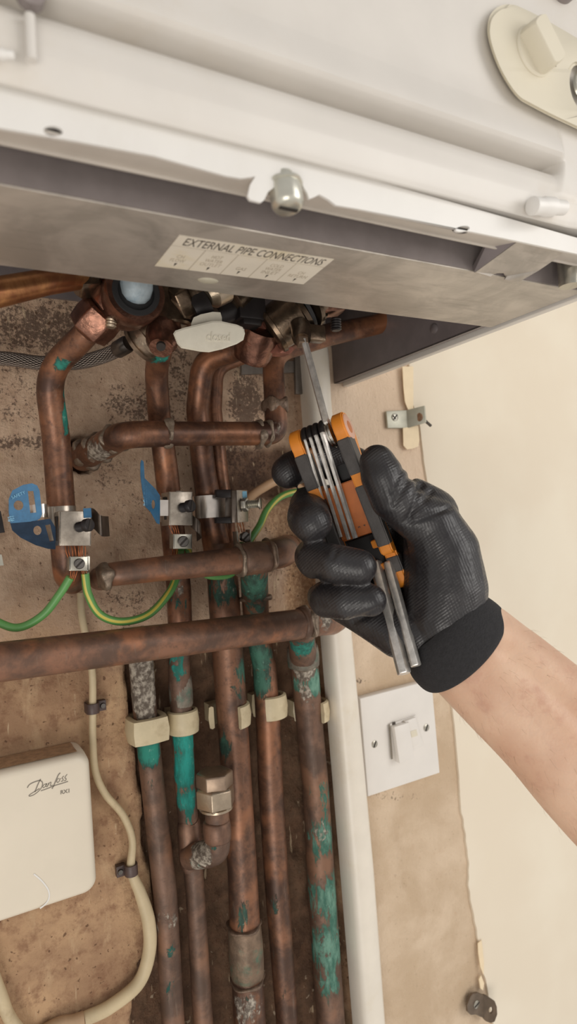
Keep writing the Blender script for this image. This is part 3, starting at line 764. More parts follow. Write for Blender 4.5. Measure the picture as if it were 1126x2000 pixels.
# the capped branch
bp = [(372, 1672, .010, 50), (405, 1668, .030, 50), (426, 1662, .040, 48), (424, 1600, .040, 47), (421, 1545, .040, 46)]
o, P, rad = pipe('branch', bp, 'copper_dull', tB, fr=.011, spots=[(402, 1690, .05, 30, .7), (410, 1660, .05, 24, .7), (385, 1690, .03, 24, .6)], flux=[(395, 1658, .032, 40, 1.2), (384, 1690, .028, 30, .8)])
a, b = at(422, 1600, .040), at(428, 1640, .040)
collar('elbow_socket', 424, 1622, .040, 48, 40, ZA, 'copper_fit', tB, .02, 1.1)
c0, c1 = at(422, 1577, .040), at(418, 1506, .040); axc = (c1-c0).normalized(); Lc = (c1-c0).length; r0 = pxm(38, c0)
mb = MB(); mb.lathe(c0, c0+axc*Lc*.60, [(0, r0*.86), (.06, r0*.93), (.12, r0*.93), (.14, r0*1.02), (.9, r0*1.02), (1, r0*.9)], 6, up=(.5, -1, 0))
nut = mb.build('compression_nut', MT['nickel'], tB, bevel=.0008, smooth=30)
mb = MB(); mb.lathe(c0+axc*Lc*.58, c1, [(0, r0*.8), (.04, r0*.96), (.9, r0*.96), (1, r0*.86)], 6, up=(.2, -1, 0)); mb.build('cap', MT['nickel_dark'], tB, bevel=.0007, smooth=30)
mb = MB(); mb.lathe(c0-axc*.0016, c0+axc*.001, [(0, r0*.7), (.4, r0*.86), (1, r0*.86)], 28); mb.build('olive', MT['nickel'], tB)

tC = thing('copper_pipe', 'thickest copper pipe, in the middle of the chase, with a grey coupling low down', 'pipe', at(466, 1640, LD+.003), 'copper pipes down the chase')
dC = LD+.004
pipe('pipe', [(430, 1060, .022, 60), (436, 1152, .020, 61), (446, 1302, dC, 61), (455, 1425, dC, 60), (462, 1533, dC, 59), (473, 1700, dC, 58), (480, 1860, dC, 61), (487, 1992, dC, 63), (495, 2160, dC, 64)], 'copper_moss', tC,
     spots=[(436, 1150, .04, 75, .62), (474, 1310, .018, 40, .6), (428, 1460, .018, 40, .7), (432, 1540, .018, 36, .6), (420, 1200, .04, 50, .6), (470, 1350, .03, 40, .5), (430, 1430, .03, 34, .55), (425, 1560, .03, 30, .5), (470, 1800, .03, 60, .6), (480, 1870, .03, 55, .55), (470, 1980, .03, 50, .5)], flux=[(425, 1300, .04, 18, .8), (455, 1150, .04, 50, .4), (485, 1990, .03, 60, .75), (490, 1880, .03, 50, .4)])
o = collar('coupling', 480, 1858, dC, 62, 105, ZA, 'copper_fit_green', tC, .02, 1.05)
for y_ in (1806, 1912): collar('solder_ring', 476+(y_-1806)*.07, y_, dC, 66, 6, ZA, 'solder_brown', tC, .25, 1.04)
tD = thing('copper_pipe', 'brown copper pipe with a clip right of the thick middle pipe', 'pipe', at(536, 1640, LD), 'copper pipes down the chase')
pipe('pipe', [(500, 1220, .014, 46), (516, 1302, LD, 46), (524, 1425, LD, 48), (528, 1533, LD, 49), (541, 1742, LD, 47), (560, 1992, LD, 43), (570, 2160, LD, 43)], 'copper_moss', tD,
     spots=[(500, 1290, .015, 50, .9), (500, 1335, .015, 50, .9), (510, 1800, .015, 40, .7), (525, 1420, .03, 22, .6), (512, 1340, .03, 24, .5), (530, 1780, .02, 44, .5), (535, 1880, .02, 40, .45), (530, 1960, .02, 50, .35)], flux=[(552, 1880, .02, 24, .3)])
tE = thing('copper_pipe', 'rightmost copper pipe in the chase, streaked pale green, beside the white trunking', 'pipe', at(625, 1640, LD), 'copper pipes down the chase')
pipe('pipe', [(590, 1256, .022, 53), (594, 1302, .014, 55), (605, 1425, LD+.002, 52), (616, 1533, LD, 51), (628, 1742, LD, 55), (646, 2000, LD, 55), (656, 2160, LD, 56)], 'copper_pale', tE,
     spots=[(590, 1262, .03, 40, .9), (612, 1335, .02, 40, .8), (576, 1340, .02, 30, .7), (598, 1410, .03, 30, .7), (622, 1420, .03, 20, .6), (640, 1560, .02, 50, .5), (636, 1640, .02, 60, .6), (645, 1760, .02, 70, .66), (610, 1760, .02, 60, .55), (648, 1860, .02, 70, .7), (618, 1840, .02, 50, .55), (640, 1930, .02, 50, .6)], flux=[(596, 1310, .03, 46, .9), (596, 1360, .03, 46, .75), (612, 1390, .03, 36, .5), (630, 1640, .02, 50, .35)])
collar('coupling', 592, 1282, .018, 56, 44, ZA, 'solder_green', tE, .08, 1.08)

# --- clips
def clip(x, y, d, win, h, a0, a1, th, label, square=False, name='pipe_clip'):
    c = at(x, y, d); ri = pxm(win/2, c); t = pxm(th, c); H2 = pxm(h/2, c)
    n = 30; L = []
    for k in range(n+1):
        a = math.radians(a0+(a1-a0)*k/n)
        dirv = Vector((math.sin(a), -math.cos(a), 0))
        s_ = 1.0
        if square: s_ = min(1/max(abs(math.sin(a)), 1e-3), 1/max(abs(math.cos(a)), 1e-3)); s_ = 1+(s_-1)*.62
        i_, o_ = ri*s_, (ri+t)*s_
        bulge = t*.25
        L.append([c+dirv*i_+ZA*H2*.9, c+dirv*(i_+t*.5)+ZA*H2, c+dirv*o_+ZA*H2*.9, c+dirv*(o_+bulge), c+dirv*o_-ZA*H2*.9, c+dirv*(i_+t*.5)-ZA*H2, c+dirv*i_-ZA*H2*.9])
    mb = MB(); mb.rings(L)
    # fixing foot back to the wall
    mb.obox(c+Vector((0, ri+t*.5+.004, 0)), (ri*.9, 0, 0), (0, .006, 0), (0, 0, H2*.8))
    o = mb.build(name, MT['cream_clip'], smooth=50)
    tag(o, label, 'clip', 'pipe clips across the chase'); return o
clip(286, 1421, LD, 50, 50, -170, 170, 12, 'square cream clip round the leftmost pipe of the chase', True)
clip(357, 1408, LD, 43, 46, -170, 170, 8, 'closed cream clip round the turquoise-crusted pipe')
clip(448, 1396, dC, 62, 44, 8, 262, 9, 'open cream clip gripping the thickest middle pipe from behind')
clip(526, 1378, LD, 49, 46, -40, 230, 9, 'cream clip hooked across the front of the pipe right of the thick one')
clip(608, 1388, LD+.002, 52, 40, 12, 240, 8, 'cream clip half hidden behind the rightmost pipe of the chase')

# --- pipework above
t1 = thing('copper_pipe', 'bent copper pipe at far left, from the left valve down through the earth clamp', 'pipe', at(110, 860, .05))
pipe('pipe', [(192, 617, .098, 52), (168, 652, .092, 51), (92, 728, .062, 51), (110, 860, .048, 53), (121, 1010, .040, 53), (131, 1120, .034, 54), (140, 1135, .000, 50), (146, 1140, -.02, 48)], 'copper', t1, fr=[0, .03, .035, .05, .05, .014, .01, 0],
     spots=[(119, 712, .078, 18, .85), (128, 800, .058, 20, 1.0), (131, 835, .056, 20, 1.0), (128, 770, .060, 16, .9)], flux=[(120, 1100, .04, 40, .3), (80, 900, .05, 40, .2)])
t2 = thing('copper_pipe', 'narrow copper pipe below the white lever valve, with the middle earth clamp', 'pipe', at(318, 860, .035))
pipe('pipe', [(318, 672, .090, 44), (304, 720, .062, 45), (311, 816, .044, 44), (325, 921, .034, 46), (338, 1040, .026, 46), (349, 1150, .018, 48), (352, 1240, .013, 47)], 'copper', t2, fr=.03,
     spots=[(306, 696, .088, 18, 1.0), (324, 702, .088, 14, 1.0), (292, 740, .074, 24, 1.1), (294, 712, .08, 18, .9), (335, 1080, .04, 20, .7), (340, 1180, .03, 40, .6), (366, 1180, .03, 20, .6)], flux=[(350, 1150, .03, 26, .6)])
tF = thing('copper_pipe', 'thick copper pipe bending in below the right valve, left of its thin twin', 'pipe', at(392, 860, .03))
pipe('pipe', [(498, 672, .084, 42), (455, 686, .066, 44), (396, 704, .048, 46), (385, 800, .034, 44), (398, 920, .026, 46), (412, 1010, .022, 50), (424, 1075, .020, 54)], 'copper', tF, fr=[0, .02, .03, .04, .04, .04, 0], spots=[(470, 700, .06, 30, .5)])
tG = thing('copper_pipe', 'thin copper pipe bending down close beside the thick pipe, behind the third earth clamp', 'pipe', at(424, 860, .022))
pipe('pipe', [(540, 672, .030, 34), (470, 696, .026, 34), (420, 716, .022, 33), (417, 800, .018, 32), (430, 930, .015, 32), (441, 1010, .012, 32), (452, 1120, .008, 32)], 'copper', tG, fr=.022)

# pipe coming out of the hole in the wall and climbing behind the plate on the right
tH = thing('copper_pipe', 'copper pipe from the wall hole, running level then up and right behind the grey plate', 'pipe', at(400, 850, .066))
HP = [(160, 893, .004, 56), (240, 849, .066, 50), (330, 847, .066, 48), (500, 847, .066, 46), (540, 846, .066, 46), (536, 770, .064, 43), (531, 690, .062, 41), (640, 654, .070, 44), (745, 632, .074, 38), (775, 600, .080, 36), (785, 560, .10, 36)]
pipe('pipe', HP, 'copper', tH, fr=[0, .016, .02, .02, .012, .02, .022, .03, .02, .02, 0], flux=[(185, 888, .04, 50, .8), (212, 872, .05, 36, .6), (545, 830, .08, 40, .45), (540, 785, .08, 30, .4)])
axH = dirpx(330, 847, 500, 847, .066)
pipe('elbow', [(206, 869, .036, 57), (240, 849, .066, 54), (326, 847, .066, 51)], 'copper', tH, fr=.014, flux=[(214, 868, .05, 26, .8)])
collar('solder_ring', 326, 847, .066, 51, 13, axH, 'solder', tH, .5, 1.08)
collar('solder_ring', 505, 847, .066, 48, 12, axH, 'solder', tH, .4, 1.08)
collar('solder_ring', 522, 846, .066, 47, 8, axH, 'solder', tH, .3, 1.07)
collar('solder_ring', 537, 792, .0645, 45, 26, ZA, 'solder_brown', tH, .3, 1.08)
ad = (at(160, 893, .004)-at(240, 849, .066)).normalized()
for (x, y, dd, w_, ln_) in ((224, 858, .053, 53, 12), (192, 875, .028, 55, 14), (172, 886, .013, 56, 18)):
    collar('solder_ring', x, y, dd, w_, ln_, ad, 'solder', tH, .4, 1.08)

# level pipe in the middle
t3 = thing('copper_pipe', 'middle level copper pipe ending in a tee and blunt elbow by the fingers', 'pipe', at(400, 1100, .055))
mid = [(196, 1130, .000, 46), (214, 1122, .050, 47), (330, 1109, .056, 49), (470, 1094, .058, 53), (540, 1081, .060, 60), (552, 1078, .052, 60), (560, 1072, -.005, 56)]
pipe('pipe', mid, 'copper_brown', t3, fr=[0, .010, .03, .03, .014, .014, 0], flux=[(205, 1125, .06, 26, .9), (240, 1105, .07, 16, .5)])
ax3 = dirpx(330, 1109, 470, 1094, .056)
collar('tee', 497, 1090, .059, 57, 60, ax3, 'copper_dull', t3, .0, 1.10)
collar('solder_ring', 467, 1095, .0585, 57, 8, ax3, 'solder', t3, .25, 1.10)
collar('solder_ring', 525, 1084, .0595, 60, 9, ax3, 'solder_brown', t3, .25, 1.08)
pipe('tee_leg', [(497, 1092, .055, 54), (496, 1130, .045, 54), (499, 1190, .020, 52), (503, 1235, .012, 48)], 'copper_moss', t3, fr=.02, spots=[(500, 1150, .05, 60, .75), (500, 1200, .04, 50, .6)])
collar('solder_ring', 499, 1168, .031, 54, 10, ZA, 'solder_brown', t3, .2, 1.1)
collar('solder_ring', 205, 1126, .05, 48, 20, ax3, 'solder', t3, .4, 1.1)

# lowest level pipe, right across in front of the row
t4 = thing('copper_pipe', 'lowest and longest level copper pipe, crossing in front of all the upright pipes', 'pipe', at(300, 1262, .062))
low4 = [(-180, 1322, .062, 84), (0, 1293, .062, 78), (300, 1255, .062, 68), (590, 1218, .062, 58), (628, 1213, .062, 56), (645, 1212, .050, 56), (660, 1205, .000, 52)]
pipe('pipe', low4, 'copper_brown', t4, fr=[0, .03, .03, .03, .014, .014, 0], flux=[(635, 1215, .07, 26, .7), (590, 1205, .08, 20, .4)])
ax4 = dirpx(300, 1255, 590, 1218, .062)
collar('solder_ring', 601, 1216, .062, 58, 12, ax4, 'solder', t4, .5, 1.1)
collar('solder_ring', 592, 1217, .062, 58, 16, ax4, 'copper_dull', t4, .1, 1.08)
pipe('tee_leg', [(588, 1222, .050, 50), (589, 1250, .034, 52), (592, 1290, .018, 54)], 'copper_dull', t4, fr=.02, spots=[(590, 1262, .04, 40, .8)])

# bright pipe at the top left, close to the lens
t5 = thing('copper_pipe', 'bright golden copper pipe entering at the upper left edge under the boiler', 'pipe', at(60, 560, .13))
pipe('pipe', [(-160, 600, .13, 74), (0, 570, .125, 58), (90, 551, .118, 50), (160, 543, .110, 42), (215, 520, .10, 40)], 'copper_bright', t5, fr=.04)
c = at(166, 548, .106); mb = MB(); axn = dirpx(90, 551, 166, 545, .11); mb.lathe(c-axn*.006, c+axn*.007, [(0, .0085), (.1, .0105), (.9, .0105), (1, .0085)], 6); mb.build('nut', MT['bronze'], t5, bevel=.0005)

# braided hose behind the left pipe
P = spline([at(-160, 700, .03), at(0, 700, .032), at(80, 709, .034), (at(150, 708, .040)), at(200, 696, .050), at(236, 680, .062)], 14)
mb = MB(); mb.tube(P, [pxm(14, p) for p in P], 28)
hz = thing('braided_hose', 'steel braided hose passing behind the bent pipe at the left', 'hose', P[30])
mb.build('braid', MT['braid'], hz, smooth=60)
a, b = at(228, 684, .060), at(252, 670, .072); mb = MB(); mb.lathe(a, b, [(0, pxm(15, a)), (.1, pxm(17, a)), (.8, pxm(17, a)), (1, pxm(15, a))], 28); mb.build('ferrule', MT['dark_steel'], hz)

# ------------------------------------------------------------------ valves
def axl(mb, a, b, prof, seg=32, up=None):
    A, B = at(*a), at(*b); k = dep(A)/F
    mb.lathe(A, B, [(t, r*k) for t, r in prof], seg, up)
v1 = thing('valve', 'brown bronze valve with a blue grey stub, at the left under the boiler', 'valve', at(225, 600, .10), 'isolating valves under the boiler')
mb = MB(); axl(mb, (165, 652, .093), (206, 606, .104), [(0, 25), (.12, 43), (.55, 46), (.9, 44), (1, 38)], 6, (1, -.6, .3)); mb.build('union_nut', MT['bronze_red'], v1, bevel=.0008, smooth=30)
mb = MB(); axl(mb, (200, 612, .104), (262, 566, .112), [(0, 30), (.04, 40), (.3, 47), (.7, 49), (1, 40)], 40); mb.build('body', MT['bronze_red'], v1, smooth=50)
A_, B_ = at(240, 602, .104), at(266, 570, .134); k_ = dep(A_)/F; ax_ = (B_-A_); L_ = ax_.length
mb = MB(); mb.lathe(A_, B_, [(0, 34*k_), (.1, 48*k_), (.35, 53*k_), (.5, 50*k_), (.6, 55*k_), (.92, 56*k_), (1, 53*k_), (1, 42*k_), (.8, 41*k_)], 44); mb.build('collar', MT['bronze_red'], v1, smooth=40)
mb = MB(); mb.lathe(A_.lerp(B_, .7), B_+ax_*.02, [(0, 44*k_), (.9, 45*k_), (1, 43*k_), (1, 34*k_), (.7, 33*k_)], 40); mb.build('seal', MT['black_rubber'], v1)
q0 = A_.lerp(B_, .85)+ZA*.002
mb = MB(); mb.lathe(q0-ZA*.008, q0+ZA*.045+XA*.006, [(0, 8*k_), (.02, 18*k_), (.08, 27*k_), (.18, 32*k_), (1, 34*k_)], 36, (1, 0, 0)); mb.build('stub', MT['blue_cap'], v1, smooth=60)
mb = MB(); axl(mb, (216, 640, .118), (218, 622, .118), [(0, 8), (.2, 11), (.35, 9), (.5, 11), (.65, 9), (.8, 11), (1, 10)], 20); mb.build('bleed_screw', MT['nickel'], v1)

v2 = thing('valve', 'dark bronze valve with the off white lever, second from the left under the boiler', 'valve', at(340, 610, .10), 'isolating valves under the boiler')
mb = MB(); axl(mb, (268, 676, .082), (300, 650, .092), [(0, 30), (.1, 40), (.28, 42), (.3, 37), (.55, 38), (.58, 43), (.9, 43), (1, 36)], 36); mb.build('compression_nut', MT['dark_bright'], v2, smooth=35)
mb = MB(); axl(mb, (282, 662, .092), (352, 596, .100), [(0, 34), (.15, 44), (.5, 45), (.55, 42), (1, 44)], 36); mb.build('body', MT['bronze'], v2, smooth=35)
mb = MB(); axl(mb, (330, 600, .104), (390, 566, .108), [(0, 36), (.1, 47), (.45, 50), (.5, 44), (.7, 46), (1, 46)], 6, (0, -1, .2)); mb.build('bonnet', MT['bronze'], v2, bevel=.001, smooth=30)
mb = MB(); axl(mb, (320, 640, .102), (314, 680, .112), [(0, 34), (.3, 34), (.72, 30), (.85, 25), (1, 22)], 30); mb.build('boss', MT['bronze_red'], v2, smooth=40)
mb = MB(); axl(mb, (314, 674, .118), (314, 678, .1195), [(0, 9), (1, 9)], 20); mb.build('port', MT['void'], v2)
mb = MB(); axl(mb, (372, 610, .108), (400, 596, .110), [(0, 34), (.4, 38), (1, 38)], 30); mb.build('stem_housing', MT['black_metal'], v2)
mb = MB(); axl(mb, (322, 570, .10), (330, 640, .10), [(0, 44), (.5, 46), (.95, 44), (1, 40)], 30); mb.build('inlet', MT['bronze'], v2)
# lever
lv = [(338, 652), (342, 646), (360, 640), (414, 627), (430, 627), (462, 634), (476, 640), (478, 652), (475, 664), (462, 672), (434, 682), (408, 688), (392, 687), (354, 680), (346, 672)]
v, f = flat_mesh(lv, (), 1)
mb = MB(); mb.add([at(x, y, .128+.009*(w+.5)) for x, y, w in v], f)
me = weld(mb.mesh('lever')); bm = bmesh.new(); bm.from_mesh(me)
es = [e for e in bm.edges if len(e.link_faces) == 2 and e.calc_face_angle(0) > 1.0]
bmesh.ops.bevel(bm, geom=es, offset=.0028, segments=4, affect='EDGES', clamp_overlap=True); bm.to_mesh(me); bm.free()
lev = new_obj('lever', me, MT['valve_plastic'], v2, smooth=50)
mb = MB(); n_ = Vector((0, -1, 0)); text_on(mb, 'closed', at(403, 648, .1369), at(449, 650, .1369), at(403, 666, .1369), n_, .0006, bold=.005); mb.build('embossed_word', MT['valve_plastic'], lev, smooth=0)
hub = [(373, 640), (373, 632), (378, 620), (392, 614), (415, 609), (430, 610), (433, 620), (433, 632)]
mb = MB(); v, f = flat_mesh(hub, (), 1); mb.add([at(x, y, .119+.011*(w+.5)) for x, y, w in v], f); mb.build('lever_hub', MT['valve_plastic'], v2, bevel=.0006)

v3 = thing('valve', 'dark bronze valve on the right, with the hex key in its square spindle', 'valve', at(570, 620, .10), 'isolating valves under the boiler')
mb = MB(); axl(mb, (526, 650, .098), (588, 604, .110), [(0, 38), (.04, 47), (.14, 49), (.16, 45), (.3, 46), (.86, 46), (.88, 49), (1, 48)], 44); mb.build('body', MT['bronze'], v3, smooth=40)
mb = MB(); axl(mb, (588, 604, .110), (594, 600, .111), [(0, 45), (1, 45)], 40); mb.build('seal', MT['black_rubber'], v3)
mb = MB(); axl(mb, (594, 600, .111), (650, 562, .113), [(0, 48), (.12, 48), (.14, 40), (.3, 42), (.34, 32), (1, 32)], 40); mb.build('union', MT['bronze'], v3, smooth=40)
mb = MB(); axl(mb, (612, 596, .116), (668, 590, .116), [(0, 20), (.2, 27), (.8, 27), (1, 20)], 6, (0, -.3, 1)); mb.build('hex_plug', MT['bronze_red'], v3, bevel=.0006)
mb = MB(); fl_ = [(478, 676), (482, 640), (497, 608), (506, 622), (514, 650), (536, 672), (570, 684), (560, 694), (520, 692), (494, 688)]
plate(mb, fl_, .088, .010); mb.build('copper_flange', MT['flange_red'], v3, bevel=.001, smooth=40)
mb = MB(); axl(mb, (489, 700, .075), (510, 640, .092), [(0, 34), (.2, 38), (1, 38)], 36); mb.build('tail', MT['copper_green'] if 'copper_green' in MT else MT['bronze_red'], v3)
mb = MB(); axl(mb, (586, 636, .120), (589, 664, .126), [(0, 20), (.5, 19), (.75, 19), (1, 17)], 24); mb.build('spindle_boss', MT['bronze'], v3)
mb = MB(); axl(mb, (588, 658, .125), (591, 674, .128), [(0, 14), (1, 13)], 4, (.6, -1, .1)); mb.build('spindle', MT['nickel_dark'], v3, bevel=.0004)
mb = MB(); c = at(612, 652, .122); mb.obox(c, XA*.0075, YA*.004, ZA*.0055); mb.build('stop_lug', MT['bronze'], v3, bevel=.001)
mb = MB(); axl(mb, (655, 622, .118), (656, 646, .118), [(0, 9), (.1, 11), (.2, 9), (.3, 11), (.4, 9), (.5, 11), (.6, 9), (.7, 11), (.8, 9), (.9, 11), (1, 8)], 18); mb.build('threaded_stud', MT['black_metal'], v3)
# black bracket and gas cock block between the middle and right valves
bk = thing('gas_cock', 'black block and clamp behind the lever, between the middle and right valves', 'valve', at(460, 610, .10))
mb = MB(); axl(mb, (420, 616, .096), (476, 596, .098), [(0, 22), (.2, 26), (1, 26)], 20); mb.build('arm', MT['black_metal'], bk)
mb = MB(); c = at(482, 606, .100); mb.obox(c, XA*.010, YA*.009, ZA*.0085); mb.obox(at(486, 628, .102), XA*.007, YA*.006, ZA*.004); mb.build('block', MT['black_metal'], bk, bevel=.0012)
mb = MB(); axl(mb, (440, 590, .10), (470, 560, .10), [(0, 30), (.1, 40), (1, 40)], 24); mb.build('body', MT['bronze'], bk)
mb = MB(); axl(mb, (402, 580, .118), (432, 560, .118), [(0, 18), (.3, 30), (1, 34)], 28); mb.build('brass_elbow', MT['nickel'], bk)
# grey straps of the wall bracket seen behind the pipes on the right
mb = MB(); plate(mb, [(470, 706), (580, 706), (580, 728), (470, 732)], .012, .003); plate(mb, [(574, 690), (592, 690), (594, 770), (576, 770)], .014, .003)
o = mb.build('wall_bracket', MT['dark_zinc'], bevel=.0004); tag(o, 'grey steel wall bracket behind the pipes, left of the trunking top', 'bracket')

# white trunking
TW = [(603, 560, .022, 50), (612, 660, .022, 50), (615, 699, .022, 51), (620, 784, .021, 51), (640, 1030, .020, 51), (664, 1295, .018, 53), (700, 1699, .018, 56), (723, 1996, .018, 54), (737, 2170, .018, 54)]
Pp = [at(x, y, d) for x, y, d, w in TW]; path = []
for a, b in zip(Pp[:-1], Pp[1:]): path += [a.lerp(b, k/6) for k in range(6)]
path.append(Pp[-1]); rd = rad_along(path, [(p, pxm(c[3]/2, p)) for p, c in zip(Pp, TW)])
L = []
for p, r in zip(path, rd):
    sec = [(-1, .9), (-1, .1), (-.97, -.35), (-.86, -.62), (-.62, -.8), (-.3, -.9), (0, -.93), (.3, -.9), (.62, -.8), (.86, -.62), (.97, -.35), (1, .1), (1, .9)]
    L.append([p+Vector((sx_*r, sy_*r*.95, 0)) for sx_, sy_ in sec])
mb = MB(); mb.rings(L); tr = mb.build('trunking', MT['conduit'], smooth=70); tag(tr, 'tall white plastic trunking running down the wall right of the copper pipes', 'trunking')

# ------------------------------------------------------------------ earth clamps, wires
def slot_screw(name, c, ax, r, h, mat, parent, thread=0.0, slot=(1, 0, 1)):
    """cheese-head screw: head with a slot, optional threaded shank behind it"""
    ax = Vector(ax).normalized(); mb = MB()
    if thread:
        n = max(3, int(thread/.0011)); pr = []
        for k in range(n): pr += [(k/n, r*.62), ((k+.5)/n, r*.78)]
        mb.lathe(c, c+ax*thread, pr+[(1, r*.6)], 20)
    b = c+ax*thread
    mb.lathe(b, b+ax*h, [(0, r*.9), (.08, r), (.8, r), (1, r*.88)], 26)
    o = mb.build(name, MT[mat], parent)
    s_ = Vector(slot); s_ = (s_-ax*s_.dot(ax)).normalized(); w_ = ax.cross(s_)
    mb = MB(); mb.obox(b+ax*h, s_*r*.92, w_*r*.16, ax*.0003); mb.build('slot', MT['void'], o)
    return o
def curve_strip(mb, pts, h, th, axis=ZA):
    """a sheet strip of height h following pts"""
    L = []
    for i, p in enumerate(pts):
        t = (pts[min(i+1, len(pts)-1)]-pts[max(i-1, 0)]).normalized(); n = t.cross(axis).normalized()
        L.append([p-axis*h/2-n*th/2, p+axis*h/2-n*th/2, p+axis*h/2+n*th/2, p-axis*h/2+n*th/2])
    mb.rings(L)

def clamp_box(t, x0, y0, x1, y1, dfront, depth, side_slot=True, mat='steel_worn', yaw=0.0):
    """channel-shaped clamp body: front plate with two returned flanges and a slotted left cheek"""
    a, b, c, d_ = at(x0, y0, dfront), at(x1, y0, dfront), at(x1, y1, dfront), at(x0, y1, dfront)
    th = .0012; bk = Vector((math.sin(yaw)*depth, math.cos(yaw)*depth, 0))
    mb = MB()
    mb.rings([[a, b, c, d_], [a+YA*th, b+YA*th, c+YA*th, d_+YA*th]])
    for p, q in ((a, d_), (b, c)):
        s_ = XA*th*(1 if p is a else -1)
        mb.rings([[p, p+bk, q+bk, q], [p+s_, p+bk+s_, q+bk+s_, q+s_]])
    o = mb.build('clamp_body', MT[mat], t, bevel=.0005, smooth=30)
    if side_slot:
        m = a.lerp(d_, .5)+bk*.45+Vector((-.0002, 0, 0)); mb = MB(); mb.obox(m, XA*.0003, bk.normalized()*depth*.16, ZA*(a-d_).length*.36); mb.build('cheek_slot', MT['void'], o)
    return o
def terminal(t, x0, y0, x1, y1, d, mat='zinc'):
    a, b, c, d_ = at(x0, y0, d), at(x1, y0, d), at(x1, y1, d), at(x0, y1, d)
    mb = MB(); th = .0011
    mb.rings([[a, b, c, d_], [a+YA*th, b+YA*th, c+YA*th, d_+YA*th]])
    for p, q, s_ in ((a, d_, 1), (b, c, -1)):
        mb.rings([[p, p+YA*.008, q+YA*.008, q], [p+XA*th*s_, p+YA*.008+XA*th*s_, q+YA*.008+XA*th*s_, q+XA*th*s_]])
    mb.rings([[a+YA*.0095+XA*.001, b+YA*.0095+XA*.003, c+YA*.0095+XA*.003, d_+YA*.0095+XA*.001], [a+YA*.0105+XA*.001, b+YA*.0105+XA*.003, c+YA*.0105+XA*.003, d_+YA*.0105+XA*.001]])
    o = mb.build('terminal', MT[mat], t, bevel=.0004, smooth=30)
    m = (a+c)/2; slot_screw('terminal_screw', m+YA*.0002, (0, -1, 0), (b-a).length*.28, .0022, 'dark_steel', o, slot=(1, 0, .9))
    return o
def band(t, x, y, d, r, h, mat='steel_worn', a0=-180, a1=180):
    c = at(x, y, d); pts = [c+Vector((math.sin(math.radians(a)), -math.cos(math.radians(a)), 0))*r for a in np.linspace(a0, a1, 40)]
    mb = MB(); curve_strip(mb, pts, h, .0007); return mb.build('band', MT[mat], t, smooth=60)
def strands(t, pts, n, spread, d0, d1):
    mb = MB()
    for k in range(n):
        f_ = (k/(n-1)-.5) if n > 1 else 0
        (x0, y0), (x1, y1) = pts
        a = at(x0+f_*spread+random.uniform(-2, 2), y0, d0+random.uniform(-.001, .001)); b = at(x1+f_*spread*.8+random.uniform(-2, 2), y1, d1)
        mb.tube([a, a.lerp(b, .5)+Vector((random.uniform(-.0006, .0006), random.uniform(-.0006, 0), 0)), b], .00035, 6)
    return mb.build('wire_strands', MT['strand'], t)
MT['steel_worn'] = simple('worn steel clamp', srgb(168, 158, 146), .3, .8, .2, 110, .1, 400, dirt=srgb(100, 90, 80), dirt_amt=.6)
MT['strap_bright'] = simple('bright strap steel', srgb(212, 204, 196), .22, .95, .08, 110)
MT['strap_dark'] = simple('dark strap steel', srgb(96, 86, 78), .3, .7, .3, 90)

k1 = thing('earth_clamp', 'steel earth clamp with folded blue tag on the far left bent pipe', 'clamp', at(140, 1030, .05), 'earth bonding clamps')
band(k1, 119, 1022, .0405, pxm(29, at(119, 1022, .04)), .022)
clamp_box(k1, 116, 998, 178, 1066, .0760, .018)
slot_screw('screw', at(152, 1030, .0758), (.55, -1, .12), pxm(13, at(160, 1026, .08)), .004, 'black_metal', k1, thread=.007, slot=(.5, 0, 1))
mb = MB(); P = spline([at(176, 1012, .058), at(184, 1014, .062), at(196, 1026, .066), at(204, 1028, .060), at(212, 1028, .052)], 8)
curve_strip(mb, P, pxm(40, P[0]), .0007); mb.build('strap_tail', MT['strap_dark'], k1, smooth=60)
mb = MB(); P = spline([at(58, 1000, .060), at(72, 998, .064), at(88, 997, .064), at(96, 1000, .058), at(100, 1004, .05)], 8); curve_strip(mb, P, pxm(26, P[0]), .0007); mb.build('strap_loop', MT['strap_bright'], k1, smooth=60)
mb = MB(); plate(mb, [(17, 975), (24, 958), (45, 947), (62, 944), (72, 948), (77, 958), (80, 985), (82, 1004), (78, 1013), (70, 1018), (45, 1020), (20, 1022), (17, 1000)], lambda x, y: .075+.00005*(50-x), .0008, [ellipse(36, 987, 9.5, 9.5), [(54, 959), (65, 959), (71, 1001), (59, 1002)]])
tg = weld(mb.mesh('tag')); tg = new_obj('tag', tg, MT['blue'], k1, smooth=30)
mb = MB(); plate(mb, [(20, 1022), (45, 1020), (70, 1017), (98, 1013), (108, 1030), (109, 1060), (108, 1073), (94, 1072), (70, 1065), (40, 1050), (24, 1036)], lambda x, y: .074-.0003*(y-1020), .0008, [ellipse(73, 1036, 8, 9, 20), [(88, 1026), (98, 1024), (105, 1056), (97, 1058)]])
tl = weld(mb.mesh('tag_flap')); tl = new_obj('tag_flap', tl, MT['blue_dark'], k1, smooth=30)
def scribble(parent, lines, d, wpx, mat, name='tag_print'):
    mb = MB()
    for (x0, y0, x1, y1, body) in lines:
        # a printed line running from (x0, y0) to (x1, y1)
        dx, dy = x1-x0, y1-y0; ln = math.hypot(dx, dy); nx_, ny_ = dy/ln*wpx, -dx/ln*wpx
        f_ = d if callable(d) else (lambda x, y: d)
        tl_ = at(x0+nx_, y0+ny_, f_(x0, y0)); tr_ = at(x1+nx_, y1+ny_, f_(x1, y1)); bl_ = at(x0, y0, f_(x0, y0))
        text_on(mb, body, tl_, tr_, bl_, Vector((0, -1, 0)), .00006)
    return mb.build(name, MT[mat], parent, smooth=0)
